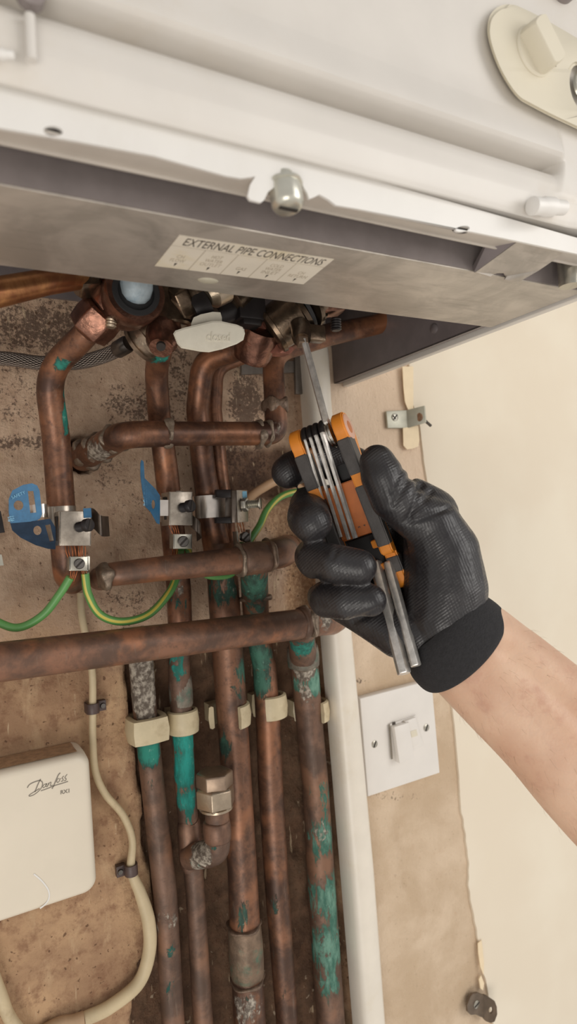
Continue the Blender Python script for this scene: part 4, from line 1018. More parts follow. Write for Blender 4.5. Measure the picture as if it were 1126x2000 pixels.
scribble(tg, [(24, 975, 50, 964, 'SAFETY'), (22, 1018, 21, 1008, 'BS'), (28, 1018, 27, 1008, '951')], .0774, 6, 'blue_pale')
mb = MB(); p = at(170, 1002, .0762); mb.obox(p+XA*.0002, XA*.0024, YA*.0001, ZA*.0030); mb.build('blue_mark', MT['blue'], k1)
strands(k1, ((140, 1064), (142, 1090)), 5, 24, .066, .066); strands(k1, ((160, 1064), (160, 1090)), 4, 12, .066, .066)
terminal(k1, 135, 1087, 173, 1115, .070)
strands(k1, ((144, 1112), (138, 1136)), 4, 12, .066, .066); strands(k1, ((164, 1112), (164, 1126)), 4, 10, .066, .066)

k2 = thing('earth_clamp', 'steel earth clamp with upright blue tag on the middle pipe', 'clamp', at(345, 990, .05), 'earth bonding clamps')
band(k2, 333, 990, .0295, pxm(26, at(333, 990, .03)), .022)
clamp_box(k2, 330, 960, 376, 1026, .0620, .017)
slot_screw('screw', at(354, 992, .0618), (.5, -1, .1), pxm(12, at(360, 988, .06)), .004, 'black_metal', k2, thread=.006, slot=(.4, 0, 1))
mb = MB(); plate(mb, [(274, 905), (276, 898), (280, 902), (282, 934), (292, 944), (304, 956), (312, 968), (312, 1000), (311, 1024), (306, 1022), (294, 1000), (284, 990), (278, 960), (274, 930)], lambda x, y: .064+.0004*(312-x)-.0, .0008, [ellipse(299, 985, 3.6, 9, 16)])
tg2 = weld(mb.mesh('tag')); tg2 = new_obj('tag', tg2, MT['blue'], k2, smooth=30)
scribble(tg2, [(283+4*i, 988-1*i, 281+5*i, 944+5*i, b) for i, b in enumerate(('SAFETY', 'ELECTRICAL', 'CONNECTION', 'DO NOT'))], lambda x, y: .0646+.0004*(312-x), 3.2, 'blue_pale')
mb = MB(); P = [at(306, 992, .0560), at(312, 992, .0590), at(330, 992, .0600)]; curve_strip(mb, P, .011, .0008); mb.build('strap_end', MT['strap_bright'], k2)
mb = MB(); P = spline([at(372, 1016, .046), at(384, 1026, .05), at(392, 1036, .046), at(384, 1044, .040)], 7); curve_strip(mb, P, .010, .0006); mb.build('strap_tail', MT['strap_dark'], k2, smooth=60)
strands(k2, ((338, 1024), (344, 1046)), 5, 16, .054, .054)
terminal(k2, 338, 1043, 375, 1072, .057)
strands(k2, ((342, 1070), (340, 1100)), 5, 14, .053, .045)

k3 = thing('earth_clamp', 'steel earth clamp turned sideways with shiny nut, right of the middle one', 'clamp', at(462, 985, .045), 'earth bonding clamps')
bc_ = at(414, 990, .024)
pts = [bc_+Vector((math.sin(math.radians(a))*.0165, -math.cos(math.radians(a))*.0135, 0)) for a in np.linspace(-170, 100, 36)]
mb = MB(); curve_strip(mb, pts, .017, .0008); mb.build('band', MT['strap_bright'], k3, smooth=60)
mb = MB()
for y0_, y1_ in ((956, 972), (1010, 1022)):
    a, b = at(422, y0_, .046), at(455, y0_, .056); c, d_ = at(422, y1_, .046), at(455, y1_, .056)
    mb.rings([[a, b, d_, c], [a+YA*.004, b+YA*.004, d_+YA*.004, c+YA*.004]])
mb.build('arms', MT['black_metal'], k3, bevel=.0005)
mb = MB(); a, b, c, d_ = at(452, 957, .0560), at(462, 957, .0575), at(462, 1021, .0575), at(452, 1021, .0560); mb.rings([[a, b, c, d_], [p+YA*.012 for p in (a, b, c, d_)]]); mb.build('cheek', MT['strap_dark'], k3, bevel=.0006)
mb = MB(); a, b, c, d_ = at(462, 957, .0575), at(483, 957, .046), at(485, 1019, .046), at(465, 1021, .0575); mb.rings([[a, b, c, d_], [p+Vector((-.0006, .0012, 0)) for p in (a, b, c, d_)]]); pf = mb.build('clamp_body', MT['steel_worn'], k3, bevel=.0004)
pn_ = Vector((.62, -.78, 0)).normalized()
m = at(474, 986, .0530); mb = MB(); mb.lathe(m, m+pn_*.0042, [(0, .0048), (.1, .0054), (.9, .0054), (1, .0046)], 6); mb.build('nut', MT['zinc'], k3, bevel=.0003)
slot_screw('screw', m+pn_*.004, pn_+Vector((.35, 0, 0)), .0042, .0014, 'zinc', k3, thread=.0085, slot=(0, 0, 1))
mb = MB(); p = at(477, 966, .0515); mb.obox(p, (.0020, -.0022*.0, 0), (0, .0001, 0), (0, 0, .0025)); mb.build('blue_mark', MT['blue_pale'], k3)
strands(k3, ((468, 1020), (474, 1040)), 5, 14, .045, .045)
mb = MB(); a, b, c, d_ = at(462, 1038, .050), at(490, 1034, .050), at(490, 1060, .050), at(464, 1064, .050)
for p, q, s_ in ((a, d_, 1), (b, c, -1)): mb.rings([[p, p+YA*.008, q+YA*.008, q], [p+XA*.001*s_, p+YA*.008+XA*.001*s_, q+YA*.008+XA*.001*s_, q+XA*.001*s_]])
o = mb.build('terminal', MT['zinc'], k3, bevel=.0003)
slot_screw('terminal_screw', (a+c)/2+YA*.004, (.35, -1, 0), .0040, .0020, 'dark_steel', o, thread=.003, slot=(1, 0, .6))

# a clamp only just in the frame at the far left
k4 = thing('earth_clamp', 'edge of a dark earth clamp cut off by the left side of the picture', 'clamp', at(-10, 1050, .05), 'earth bonding clamps')
mb = MB(); plate(mb, [(-50, 1002), (1, 998), (9, 1040), (-50, 1048)], .060, .003); mb.build('tag', MT['black_metal'], k4, bevel=.0004)
mb = MB(); plate(mb, [(-30, 1083), (2, 1083), (6, 1104), (-30, 1106)], .056, .007); mb.build('terminal', MT['zinc'], k4, bevel=.0005)
mb = MB(); plate(mb, [(-30, 1036), (-12, 1036), (-10, 1090), (-30, 1090)], .052, .004); mb.build('clamp_body', MT['steel_worn'], k4, bevel=.0005)
mb = MB(); mb.cyl(at(-22, 1060, .05), at(-22, 1062, 0), .004); mb.build('stud', MT['dark_steel'], k4)

def cable(name, pts, wpx, mat, label, cat='wire', n=12, group=None, seg=16):
    P = spline([at(*p) for p in pts], n); mb = MB(); mb.tube(P, [pxm(wpx/2, p) for p in P] if not callable(wpx) else [wpx(i/len(P), p) for i, p in enumerate(P)], seg)
    o = mb.build(name, MT[mat], smooth=60); tag(o, label, cat, group); return o
cable('earth_wire', [(137, 1128, .066), (118, 1158, .062), (85, 1200, .056), (40, 1225, .05), (0, 1217, .046), (-60, 1180, .04)], 16, 'earth', 'green and yellow earth wire curving off the left edge of the picture', group='earth wires')
cable('earth_wire', [(166, 1120, .066), (172, 1160, .064), (195, 1200, .062), (238, 1214, .058), (290, 1200, .050), (330, 1158, .040), (346, 1120, .034), (350, 1095, .036), (352, 1070, .047)], 16, 'earth', 'green and yellow earth wire looping between the left and middle clamps', group='earth wires')
cable('earth_wire', [(366, 1070, .047), (376, 1098, .036), (400, 1122, .034), (430, 1126, .034), (455, 1118, .034), (468, 1090, .036), (472, 1062, .044)], 13, 'earth', 'short green earth wire almost hidden behind the middle level pipe', group='earth wires')
cable('earth_wire', [(484, 1062, .044), (494, 1046, .040), (507, 1026, .036), (522, 995, .036), (548, 970, .036), (584, 960, .036), (630, 956, .03), (680, 970, .02)], 14, 'earth', 'green and yellow earth wire passing behind the gloved middle finger', group='earth wires')
cable('flat_cable', [(474, 1000, .018), (488, 972, .020), (515, 952, .022), (545, 938, .022), (572, 946, .016), (610, 975, .010)], 18, 'cable_brown', 'pale brown cable arching behind the index finger', 'cable')

# ------------------------------------------------------------------ cream cable on the left and its clips
cb = [(157, 1158, .006), (160, 1205, .007), (172, 1262, .008), (180, 1316, .009), (181, 1380, .0075), (181, 1440, .007), (186, 1505, .007), (205, 1550, .007), (240, 1592, .007), (258, 1640, .007), (256, 1698, .007), (274, 1745, .008), (290, 1800, .009), (291, 1860, .009), (270, 1920, .008), (215, 1966, .007), (165, 1990, .006)]
def wv(t_, p): return pxm((14+12*smooth(np.array([t_]), .55, .75)[0])/2, p)
cable('cream_cable', cb, wv, 'cable_cream', 'dirty cream cable snaking down the wall beside the wall box', 'cable', seg=18)
cable('cable_sleeve', [(162, 1990, .0068), (140, 1997, .0068), (112, 2002, .006), (60, 2030, .004)], 27, 'cable_sleeve', 'grey brown sleeve where the cream cable leaves at the bottom edge', 'cable')
cable('cream_cable', [(-30, 1860, .008), (0, 1940, .008), (20, 1990, .008), (60, 2040, .006)], 24, 'cable_cream', 'short bit of cream cable in the bottom left corner', 'cable')
def cclip(x, y, w_, h_, label, side=1):
    t = thing('cable_clip', label, 'clip', at(x, y, 0), 'cable clips')
    c = at(x, y, .0072); r = pxm(w_/2, c); H2 = pxm(h_/2, c)
    pts = [c+Vector((math.sin(a)*r, -math.cos(a)*r, 0)) for a in np.linspace(-PI/2, PI/2, 16)]
    pts = [Vector((pts[0].x, -.0004, c.z))]+pts+[Vector((pts[-1].x, -.0004, c.z))]
    mb = MB(); curve_strip(mb, pts, 2*H2, .0012); mb.obox(Vector((c.x+side*(r+.003), -.003, c.z)), XA*.003, YA*.0026, ZA*H2); mb.build('saddle', MT['cable_clip'], t, bevel=.0003)
    p = Vector((c.x+side*(r+.0035), -.0055, c.z)); mb = MB(); mb.lathe(p+YA*.004, p-YA*.0015, [(0, .001), (.7, .001), (.72, .0021), (1, .0017)], 14); mb.build('nail', MT['dark_steel'], t)
cclip(181, 1383, 22, 20, 'dark cable clip on the cream cable, below the lowest level pipe')
cclip(256, 1698, 22, 21, 'dark cable clip on the cream cable, beside the wall box corner', -1)

# ------------------------------------------------------------------ receiver box with its printed name
RD = .030
pTR, pBR = at(176, 1478, RD), at(194, 1728, RD)
xr = (pTR.x+pBR.x)/2; zt = at(100, 1484, RD).z; zb = at(100, 1773, RD).z
rb = thing('wall_box', 'cream plastic control box with grey script on its front, at the lower left edge', 'box', Vector((xr-.05, -.015, (zt+zb)/2)))
rr = .0085; L = []
o2 = rrect(xr-.125, zb, xr, zt, rr, 8)
cxm, czm = xr-.0625, (zb+zt)/2
for d_, ins in ((.0004, .0), (.012, .0), (.0255, .0006), (.0282, .0016), (.0296, .0036), (.0300, .0056)):
    L.append([Vector((cxm+(x-cxm)*(1-ins/.0625), -d_, czm+(z-czm)*(1-ins/((zt-zb)/2)))) for x, z in o2])
mb = MB(); mb.rings(L); body = mb.build('case', MT['receiver'], rb, smooth=45)
# dust lying on its top edge
mb = MB(); g = 40; rows = []
for j in range(7):
    rows.append([Vector((xr-.120+.112*i/g, -.001-.0245*j/6, zt+.0003+.0012*max(0, vnoise(np.array([i*.9]), np.array([j*1.3]), 3)[0]-.25)*(1 if 0 < j < 6 else .1))) for i in range(g+1)])
mb.add([p for r_ in rows for p in r_], [(j*(g+1)+i, j*(g+1)+i+1, (j+1)*(g+1)+i+1, (j+1)*(g+1)+i) for j in range(6) for i in range(g)])
MT['dust'] = simple('brown plaster dust', srgb(168, 136, 104), .95, 0, .2, 200, .6, 400)
o = mb.build('dust', MT['dust'], rb, smooth=60); o['kind'] = 'stuff'
o['label'] = 'brown plaster dust on the top edge'
n_ = Vector((0, -1, 0))
def zz(x, y): return at(30+x/6.623, 1480+y/6.62, RD+.0001)
logo = [([(155, 388), (172, 358), (205, 332), (255, 310), (318, 290)], 13), ([(318, 290), (345, 312), (352, 340), (338, 385), (300, 432), (245, 475), (200, 494), (178, 494), (186, 478), (225, 452), (270, 425), (312, 398)], 11),
        ([(326, 276), (300, 325), (275, 385), (252, 442)], 13), ([(402, 338), (375, 345), (356, 368), (360, 386), (378, 380), (398, 350), (406, 332), (396, 362), (402, 376), (420, 368)], 9),
        ([(430, 325), (416, 366), (432, 338), (452, 318), (462, 324), (450, 356), (462, 362), (480, 352)], 9), ([(580, 195), (556, 222), (530, 280), (500, 350), (474, 402)], 14), ([(565, 268), (545, 276), (536, 298), (540, 318), (556, 316), (572, 294), (575, 274), (590, 272)], 9),
        ([(626, 236), (604, 262), (618, 280), (612, 300), (590, 306)], 10), ([(668, 214), (640, 256), (656, 272), (652, 290), (630, 298)], 10), ([(330, 428), (430, 392), (500, 362), (590, 335), (680, 306)], 12)]
mb = MB()
for st_, w_ in logo:
    P = spline([zz(*q) for q in st_], 5); ribbon(mb, P, pxm(w_/6.6, P[0]), n_, .00012)
mb.build('script', MT['ink_grey'], body, smooth=0)
mb = MB(); text_on(mb, 'RX1', zz(583, 424), zz(698, 400), zz(583, 474), n_, .0001, bold=.03); mb.build('model_print', MT['ink_grey'], body, smooth=0)
mb = MB(); P = spline([at(x, y, RD+.0001) for x, y in ((66, 1707), (80, 1719), (92, 1734), (96, 1746), (94, 1758), (86, 1768), (78, 1774))], 6); ribbon(mb, P, .0009, n_, .0002); mb.build('cover_seam', MT['white_bright'], body)

# ------------------------------------------------------------------ fused switch on the right
SWD = .008
c4 = [at(702, 1364, SWD), at(843, 1327, SWD), at(859, 1510, SWD), at(718, 1557, SWD)]
sw = thing('light_switch', 'square white switch plate with one rocker, on bare plaster below the cuff', 'switch', (c4[0]+c4[2])/2+YA*.008)
mb = MB(); mb.rings([[p+YA*(SWD) for p in c4], [p+YA*.0014 for p in c4], [p+((c4[0]+c4[2])/2-p)*.014 for p in c4]]); mb.build('plate', MT['switch'], sw, bevel=.0005)
for x, y in ((730, 1453), (831, 1421)):
    slot_screw('screw', at(x, y, SWD-.0006), (0, -1, 0), pxm(7, at(x, y, SWD)), .0012, 'zinc', sw, slot=(.5, 0, 1))
def quadbox(mb, pts, d0, d1):
    a = [at(x, y, d0) for x, y in pts]; b = [p+Vector((0, -(d1-d0), 0)) for p in a]; mb.rings([a, b])
mb = MB(); quadbox(mb, [(757, 1413), (808, 1396), (824, 1455), (767, 1485)], SWD-.001, SWD+.0016); mb.build('surround', MT['switch'], sw, bevel=.0005)
mb = MB(); a = [at(x, y, SWD+.001) for x, y in ((761, 1417), (790, 1408), (799, 1476), (770, 1487))]
mb.rings([a, [p-YA*h for p, h in zip(a, (.0062, .0062, .0074, .0074))]]); mb.build('rocker', MT['switch'], sw, bevel=.0007)
mb = MB(); quadbox(mb, [(785, 1407), (806, 1399), (818, 1449), (798, 1457)], SWD+.001, SWD+.0050); mb.build('fuse_carrier', MT['switch'], sw, bevel=.0006)
mb = MB(); quadbox(mb, [(799, 1428), (811, 1424), (814, 1436), (802, 1440)], SWD+.004, SWD+.0054); mb.build('carrier_window', MT['beige'], sw, bevel=.0003)
mb = MB(); quadbox(mb, [(758, 1415), (761, 1414), (766, 1482), (763, 1483)], SWD+.0014, SWD+.0018); mb.build('rocker_shade', MT['ink_grey'], sw)  # strip in print grey, put in for the shade left of the rocker
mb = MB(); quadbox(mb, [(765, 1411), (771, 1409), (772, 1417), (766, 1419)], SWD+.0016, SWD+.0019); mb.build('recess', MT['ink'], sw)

# ------------------------------------------------------------------ angle brackets on the right
ab = thing('angle_bracket', 'grey zinc angle bracket screwed to the bare plaster beside the cream wall', 'bracket', at(775, 817, 0), 'angle brackets')
mb = MB(); a, b, c, d_ = at(754, 803, .004), at(794, 801, .004), at(796, 836, .004), at(757, 836, .004); mb.rings([[a, b, c, d_], [p+YA*.003 for p in (a, b, c, d_)]])
e_, f_ = at(828, 792, .016), at(831, 825, .016); e0, f0 = at(793, 801, .004), at(795, 836, .004)
mb.rings([[e0, e_, f_, f0], [p+Vector((.0018, .0008, 0)) for p in (e0, e_, f_, f0)]]); mb.build('angle', MT['bracket'], ab, bevel=.0005)
sc1 = slot_screw('screw', at(770, 815, .0038), (0, -1, 0), pxm(7.5, at(770, 815, .004)), .0012, 'zinc', ab, slot=(1, 0, 1))
mb = MB(); p = at(770, 815, .0053); mb.obox(p, Vector((1, 0, -1)).normalized()*.0022, YA*.0002, Vector((1, 0, 1)).normalized()*.0005); mb.build('cross_slot', MT['void'], sc1)
nb = Vector((-.95, -.25, 0)).normalized(); p = at(818, 815, .0115); mb = MB(); mb.lathe(p, p+nb*.0016, [(0, .0042), (.5, .0042), (1, .003)], 20); mb.build('screw', MT['rust'] if 'rust' in MT else MT['dark_steel'], ab)
mb = MB(); p = at(830, 822, .014); pr = []
for k in range(7): pr += [(k/7, .0008), ((k+.5)/7, .0015)]
mb.lathe(p, at(841, 832, .012), pr+[(1, .0004)], 12); mb.build('screw_tip', MT['dark_steel'], ab)
a2 = thing('angle_bracket', 'brown rounded angle bracket at the foot of the cream wall edge', 'bracket', at(940, 1965, 0), 'angle brackets')
mb = MB(); plate(mb, [(916, 1946), (921, 1940), (931, 1938), (940, 1942), (950, 1944), (951, 1990), (940, 1986), (926, 1980), (917, 1981), (911, 1975), (910, 1962)], .0060, .0022); mb.build('wall_leg', MT['bracket_dark'], a2, bevel=.0004)
mb = MB(); plate(mb, [(944, 1942), (955, 1948), (964, 1954), (968, 1965), (969, 1980), (964, 1994), (956, 1997), (946, 1993), (940, 1985)], lambda x, y: .0065+.00045*(x-944), .0018, [ellipse(957, 1972, 4.2, 6.5, 16)]); mb.build('panel_leg', MT['bracket_dark'], a2, bevel=.0003)
slot_screw('screw', at(929, 1961, .0068), (0, -1, 0), pxm(7.5, at(929, 1961, .006)), .0013, 'zinc', a2, slot=(1, 0, .4))
mb = MB(); plate(mb, [(934, 1912), (938, 1904), (944, 1920), (942, 1934), (937, 1930)], .0036, .0012); o = mb.build('plaster_chip', MT['paper'], bevel=.0002); tag(o, 'pale chip of plaster just above the brown bracket', 'plaster')

# ------------------------------------------------------------------ folding hex key set
TO = cz(619, 856, .410); mmv = .001
def cv(x, y, z): return (RIGHT*x+DOWN*y+FWD*z).normalized()
U = cv(.36, .93, .0); Wd = cv(.88, -.30, -.36); Wd = (Wd-U*Wd.dot(U)*.5).normalized(); N = Wd.cross(U).normalized()
if N.dot(FWD) > 0: N = -N
def tp(u, w_, n): return TO+(U*u+Wd*w_+N*n)*mmv
tool = thing('folding_hex_key_set', 'orange and charcoal folding hex key set gripped in the gloved hand', 'tool', tp(50, 0, -10))
def profile_plate(outline, w0, w1):
    """(u, n) outline extruded between w0 and w1"""
    v, f = flat_mesh(outline, (), 1)
    return [tp(u, w0+(w1-w0)*(x+.5), n) for u, n, x in v], f
def arc(cu, cn, r, a0, a1, n=10): return [(cu+r*math.cos(math.radians(a0+(a1-a0)*k/n)), cn+r*math.sin(math.radians(a0+(a1-a0)*k/n))) for k in range(n+1)]
full = [(8, 0), (80, 0)]+arc(80, -4, 4, 90, 0, 5)+[(84, -7), (102, -7)]+arc(102, -13, 6, 90, -90, 8)+[(90, -19), (84, -11), (36, -10.5), (24, -15), (8, -20)]+arc(0, -10.7, 10.7, -70, -290, 22)
def bevelled(name, mbm, mat, parent, off, ang=1.0, smooth_=45):
    me = weld(mbm.mesh(name)); bm = bmesh.new(); bm.from_mesh(me)
    bmesh.ops.dissolve_limit(bm, angle_limit=.02, verts=bm.verts, edges=bm.edges)
    es = [e for e in bm.edges if len(e.link_faces) == 2 and e.calc_face_angle(0) > ang]
    bmesh.ops.bevel(bm, geom=es, offset=off, segments=3, affect='EDGES', clamp_overlap=True); bm.to_mesh(me); bm.free()
    return new_obj(name, me, MT[mat], parent, smooth=smooth_)
for side, (w0, w1) in (('r', (11.2, 19.2)), ('l', (-19.0, -11.0))):
    mb = MB(); mb.add(*profile_plate(full, w0, w1)); sp_ = bevelled('side_plate', mb, 'orange', tool, .0009)
    e_ = .35
    for (u0, u1, n0, n1) in ((6, 30, -13.0, e_), (37, 78, -8.6, e_), (86, 97, -17.5, -7+e_)):
        mb = MB(); mb.add(*profile_plate(rrect(u0, n0, u1, n1, 1.2, 3), w0-.25, w1+.25)); bevelled('grip', mb, 'grip', sp_, .0008)
    wo = w1 if side == 'r' else w0; s_ = 1 if side == 'r' else -1
    c = tp(0, wo, -10.7); mb = MB(); mb.lathe(c-Wd*s_*.0004, c+Wd*s_*.0004, [(0, .0088), (.6, .0088), (1, .0082)], 36, N); mb.build('boss', MT['pink_wear'], sp_)
    mb = MB(); mb.lathe(c, c+Wd*s_*.0006, [(0, .0042), (.8, .0042), (1, .0036)], 24, N); mb.build('pin_hole', MT['orange_deep'], sp_)
mb = MB(); mb.add(*profile_plate([(32, -5), (67, -5), (68, -7), (68, -19), (32, -19)], -11, 11.4)); cb_ = bevelled('centre_block', mb, 'orange_deep', tool, .0006)
for s_, u_, w_ in (('2.5', 61, -1.0), ('3', 62, 3.2), ('4', 62, 6.9)):
    wid = 1.5; ln = 1.5*len(s_)*.8
    mb = MB(); text_on(mb, s_, tp(u_+ln/2, w_-wid/2, -4.9), tp(u_-ln/2, w_-wid/2, -4.9), tp(u_+ln/2, w_+wid/2, -4.9), N, .00006, bold=.02); mb.build('size_print', MT['ink'], cb_, smooth=0)
mb = MB(); mb.add(*profile_plate([(20, -9), (31, -9), (31, -19), (20, -19)], 2.5, 10)); bevelled('spacer', mb, 'black_rubber', tool, .0006)
mb = MB(); mb.add(*profile_plate([(69, -12), (92, -12), (92, -20), (69, -20)], -10.3, 10)); bevelled('lower_spacer', mb, 'black_rubber', tool, .0006)
mb = MB(); mb.add(*profile_plate([(73, -6), (78, -6), (78, -12), (73, -12)], 6.2, 10.4)); mb.add(*profile_plate([(89, -9), (93, -9), (93, -15), (89, -15)], 4.8, 10.4)); bevelled('stop_tab', mb, 'orange', tool, .0004)
mb = MB(); mb.cyl(tp(0, -10.5, -10.7), tp(0, 10.2, -10.7), .0032); mb.build('pivot_pin', MT['black_metal'], tool)
for (ws, we, ue, dia) in ((-8.4, -13.2, 52, 1.9), (-4.6, -9.6, 64, 2.2), (-.6, -5.2, 67, 2.7), (3.9, -1.0, 67.5, 3.3)):
    P = [tp(4, ws, -18)]+[tp(a, ws, b) for a, b in arc(0, -9.6, 8.6, 250, 90, 12)]
    P += [tp(ue*k/10, ws+(we-ws)*k/10, -1.0-1.2*k/10) for k in range(1, 11)]
    rr_ = [.0019]*13+[dia*.0005+.0003*(1-k/10) for k in range(0, 11)]
    mb = MB(); mb.tube(P[:13], .0021, 12); mb.build('key_loop', MT['black_metal'], tool)
    P2 = P[11:]; mb = MB(); mb.tube(P2, dia*.00055, 6); mb.build('hex_key', MT['key'], tool, smooth=20)
c = tp(0, 5.4, -10.0); c2 = tp(0, 9.4, -10.0); mb = MB(); mb.lathe(c, c2, [(0, .0080), (.1, .0092), (.42, .0092), (.46, .0082), (.54, .0082), (.58, .0092), (.9, .0092), (1, .0080)], 32, N); mb.build('washer', MT['steel'], tool)
tipk = at(593, 664, .128); basek = tp(-7.5, 7.6, -5.5)
P = [tp(0, 7.6, -10), tp(-4.5, 7.6, -7.5), basek, basek.lerp(tipk, .5), tipk]
mb = MB(); mb.tube(P, [.0021, .0023, .00245, .00245, .0024], 6); mb.build('hex_key', MT['key'], tool, smooth=20)
for a, b, wpx in (((733, 1098, .420), (789, 1316, .388), 27), ((757, 1098, .414), (812, 1301, .385), 21)):
    A, B = cz(*a), cz(*b); r = pxm(wpx/2, B)*1.04
    mb = MB(); mb.lathe(A, B, [(0, r*.9), (.02, r), (.992, r), (1, r*.93)], 6, up=RIGHT*.9-DOWN*.35-FWD*.25); mb.build('hex_key', MT['key'], tool, bevel=.00015, smooth=20)

# ------------------------------------------------------------------ the gloved hand and forearm
def apply_mods(ob):
    dg = bpy.context.evaluated_depsgraph_get(); dg.update()
    me = bpy.data.meshes.new_from_object(ob.evaluated_get(dg)); old = ob.data; ob.modifiers.clear(); ob.data = me; me.name = old.name; bpy.data.meshes.remove(old); return ob
def chain(mb, pts):
    Q = [(cz(x, y, z), r*z/F) for x, y, z, r in pts]
    for p, r in Q: mb.sphere(p, r, 12, 20)
    for (a, ra), (b, rb) in zip(Q[:-1], Q[1:]):
        m = 6
        for k in range(m): 
            t0 = k/m
            p = a.lerp(b, t0); mb.sphere(p, ra+(rb-ra)*t0, 10, 16)
        mb.cyl(a, b, ra*.985, rb*.985, 20)
person = thing('person', "person's bare forearm from the right edge, hand in black glove turning a hex key", 'person', cz(905, 1250, .405))
HZ = .405
mb = MB()
# thumb, ball of the thumb, wrist
chain(mb, [(736, 903, .392, 35), (746, 930, .392, 43), (770, 970, .395, 49), (800, 1000, .398, 47), (843, 1024, .402, 56), (866, 1080, .405, 70), (872, 1150, .406, 79), (868, 1205, .406, 80)])
chain(mb, [(790, 985, .40, 44), (808, 978, .408, 44), (836, 1010, .410, 60)])
chain(mb, [(843, 1040, .412, 58), (852, 1120, .412, 66), (858, 1190, .411, 72)])
# back of the hand to the knuckles
for m_ in ((812, 1000, .452, 46), (800, 1045, .462, 48), (790, 1105, .462, 46), (776, 1165, .452, 42)):
    chain(mb, [(862, 1195, .413, 70), (840, 1110, .432, 60), m_])
# heel of the hand under the little finger
chain(mb, [(668, 1184, .428, 32), (722, 1206, .420, 42), (780, 1232, .412, 54), (826, 1238, .409, 62)])
chain(mb, [(776, 1165, .452, 42), (770, 1195, .432, 46), (800, 1225, .415, 58)])
# fingers: index, middle, ring, little
chain(mb, [(812, 1000, .452, 44), (690, 910, .462, 38), (620, 896, .458, 36), (570, 916, .444, 34), (562, 922, .440, 33)])
chain(mb, [(800, 1045, .462, 44), (650, 985, .462, 39), (606, 990, .440, 42), (602, 1010, .412, 43), (608, 1020, .398, 41)])
chain(mb, [(790, 1105, .462, 42), (640, 1085, .452, 38), (612, 1088, .420, 38), (616, 1094, .398, 38), (655, 1100, .385, 38), (701, 1107, .383, 35)])
chain(mb, [(776, 1165, .452, 40), (655, 1170, .440, 34), (634, 1166, .414, 35), (638, 1172, .396, 35), (675, 1176, .386, 35), (722, 1173, .384, 33)])
me = mb.mesh('glove'); gl = new_obj('glove', me, MT['glove'], person, smooth=180)
md = gl.modifiers.new('r', 'REMESH'); md.mode = 'VOXEL'; md.voxel_size = .00115; md.use_smooth_shade = True
md = gl.modifiers.new('s', 'SMOOTH'); md.factor = .5; md.iterations = 7
apply_mods(gl)
me = gl.data; n = len(me.vertices); co_ = np.empty(n*3); me.vertices.foreach_get('co', co_); co_ = co_.reshape(-1, 3); nr = np.empty(n*3); me.vertices.foreach_get('normal', nr); nr = nr.reshape(-1, 3)
wc = co_+np.array(WO[gl.name][:]); gx_, gy_ = proj_np(wc)
# wrinkles where the thumb joint bends and across the ball of the thumb
h = np.zeros(n)
for (x0, y0, x1, y1, wd_, amp) in ((800, 932, 770, 985, 7, -.0016), (822, 948, 800, 1012, 7, -.0022), (842, 960, 790, 1020, 6, -.0012), (786, 915, 765, 960, 6, -.0008), (880, 990, 800, 1022, 5, -.0012), (690, 1215, 740, 1190, 6, -.0010), (612, 1140, 625, 1130, 8, -.001), (660, 1068, 650, 1090, 5, -.0007)):
    t = np.clip(((gx_-x0)*(x1-x0)+(gy_-y0)*(y1-y0))/((x1-x0)**2+(y1-y0)**2), 0, 1); dd = np.hypot(gx_-x0-t*(x1-x0), gy_-y0-t*(y1-y0)); h += amp*np.exp(-(dd/wd_)**2)
h += .0006*(fbm(wc[:, 0]+wc[:, 1]*.7, wc[:, 2]+wc[:, 1]*.4, 60, 3, 81))
co_ += nr*h[:, None]; me.vertices.foreach_set('co', co_.ravel()); me.update()
me.polygons.foreach_set('use_smooth', [True]*len(me.polygons))

def limb(centres, ratio, shape=None, seg=48):
    """elliptic rings: (x, y, z, half width px)"""
    P = [cz(x, y, z) for x, y, z, r in centres]; L = []
    for i, p in enumerate(P):
        t = (P[min(i+1, len(P)-1)]-P[max(i-1, 0)]).normalized(); vd = (p-Vector((0, -D, 0))).normalized()
        a = t.cross(vd).normalized(); b = a.cross(t).normalized(); r = pxm(centres[i][3], p)
        row = []
        for k in range(seg):
            th = 2*PI*k/seg; s_ = shape(i/(len(P)-1), th) if shape else 1
            row.append(p+(a*math.cos(th)+b*math.sin(th)*ratio)*r*s_)
        L.append(row)
    return L
def densify(c, m):
    out = []
    V = [Vector((x, y, z*1000, r)) for x, y, z, r in c]
    Q = [V[0]*2-V[1]]+V+[V[-1]*2-V[-2]]
    for i in range(1, len(Q)-2):
        for k in range(m):
            t = k/m; a, b, c_, d_ = Q[i-1:i+3]; p = .5*((2*b)+(c_-a)*t+(2*a-5*b+4*c_-d_)*t*t+(3*b-a-3*c_+d_)*t**3); out.append((p[0], p[1], p[2]/1000, p[3]))
    out.append(tuple(V[-1][j]/(1000 if j == 2 else 1) for j in range(4))); return out
arm_c = densify([(850, 1200, .407, 74), (880, 1232, .406, 92), (908, 1261, .404, 101), (950, 1300, .401, 106), (993, 1338, .397, 111), (1080, 1418, .389, 119), (1154, 1500, .382, 124), (1230, 1580, .374, 127), (1340, 1690, .362, 130), (1500, 1850, .345, 132)], 8)
def armshape(t, th):
    # tendon ridge and the hollow along the inside of the forearm
    return 1-.11*math.exp(-((th-5.12)/.17)**2)*smooth(np.array([t]), .12, .4)[0]+.015*math.cos(3*th+1)
mb = MB(); mb.rings(limb(arm_c, .86, armshape, 64)); arm = mb.build('forearm', MT['skin'], person, smooth=180)
sb = arm.modifiers.new('s', 'SUBSURF'); sb.levels = 1; sb.render_levels = 1
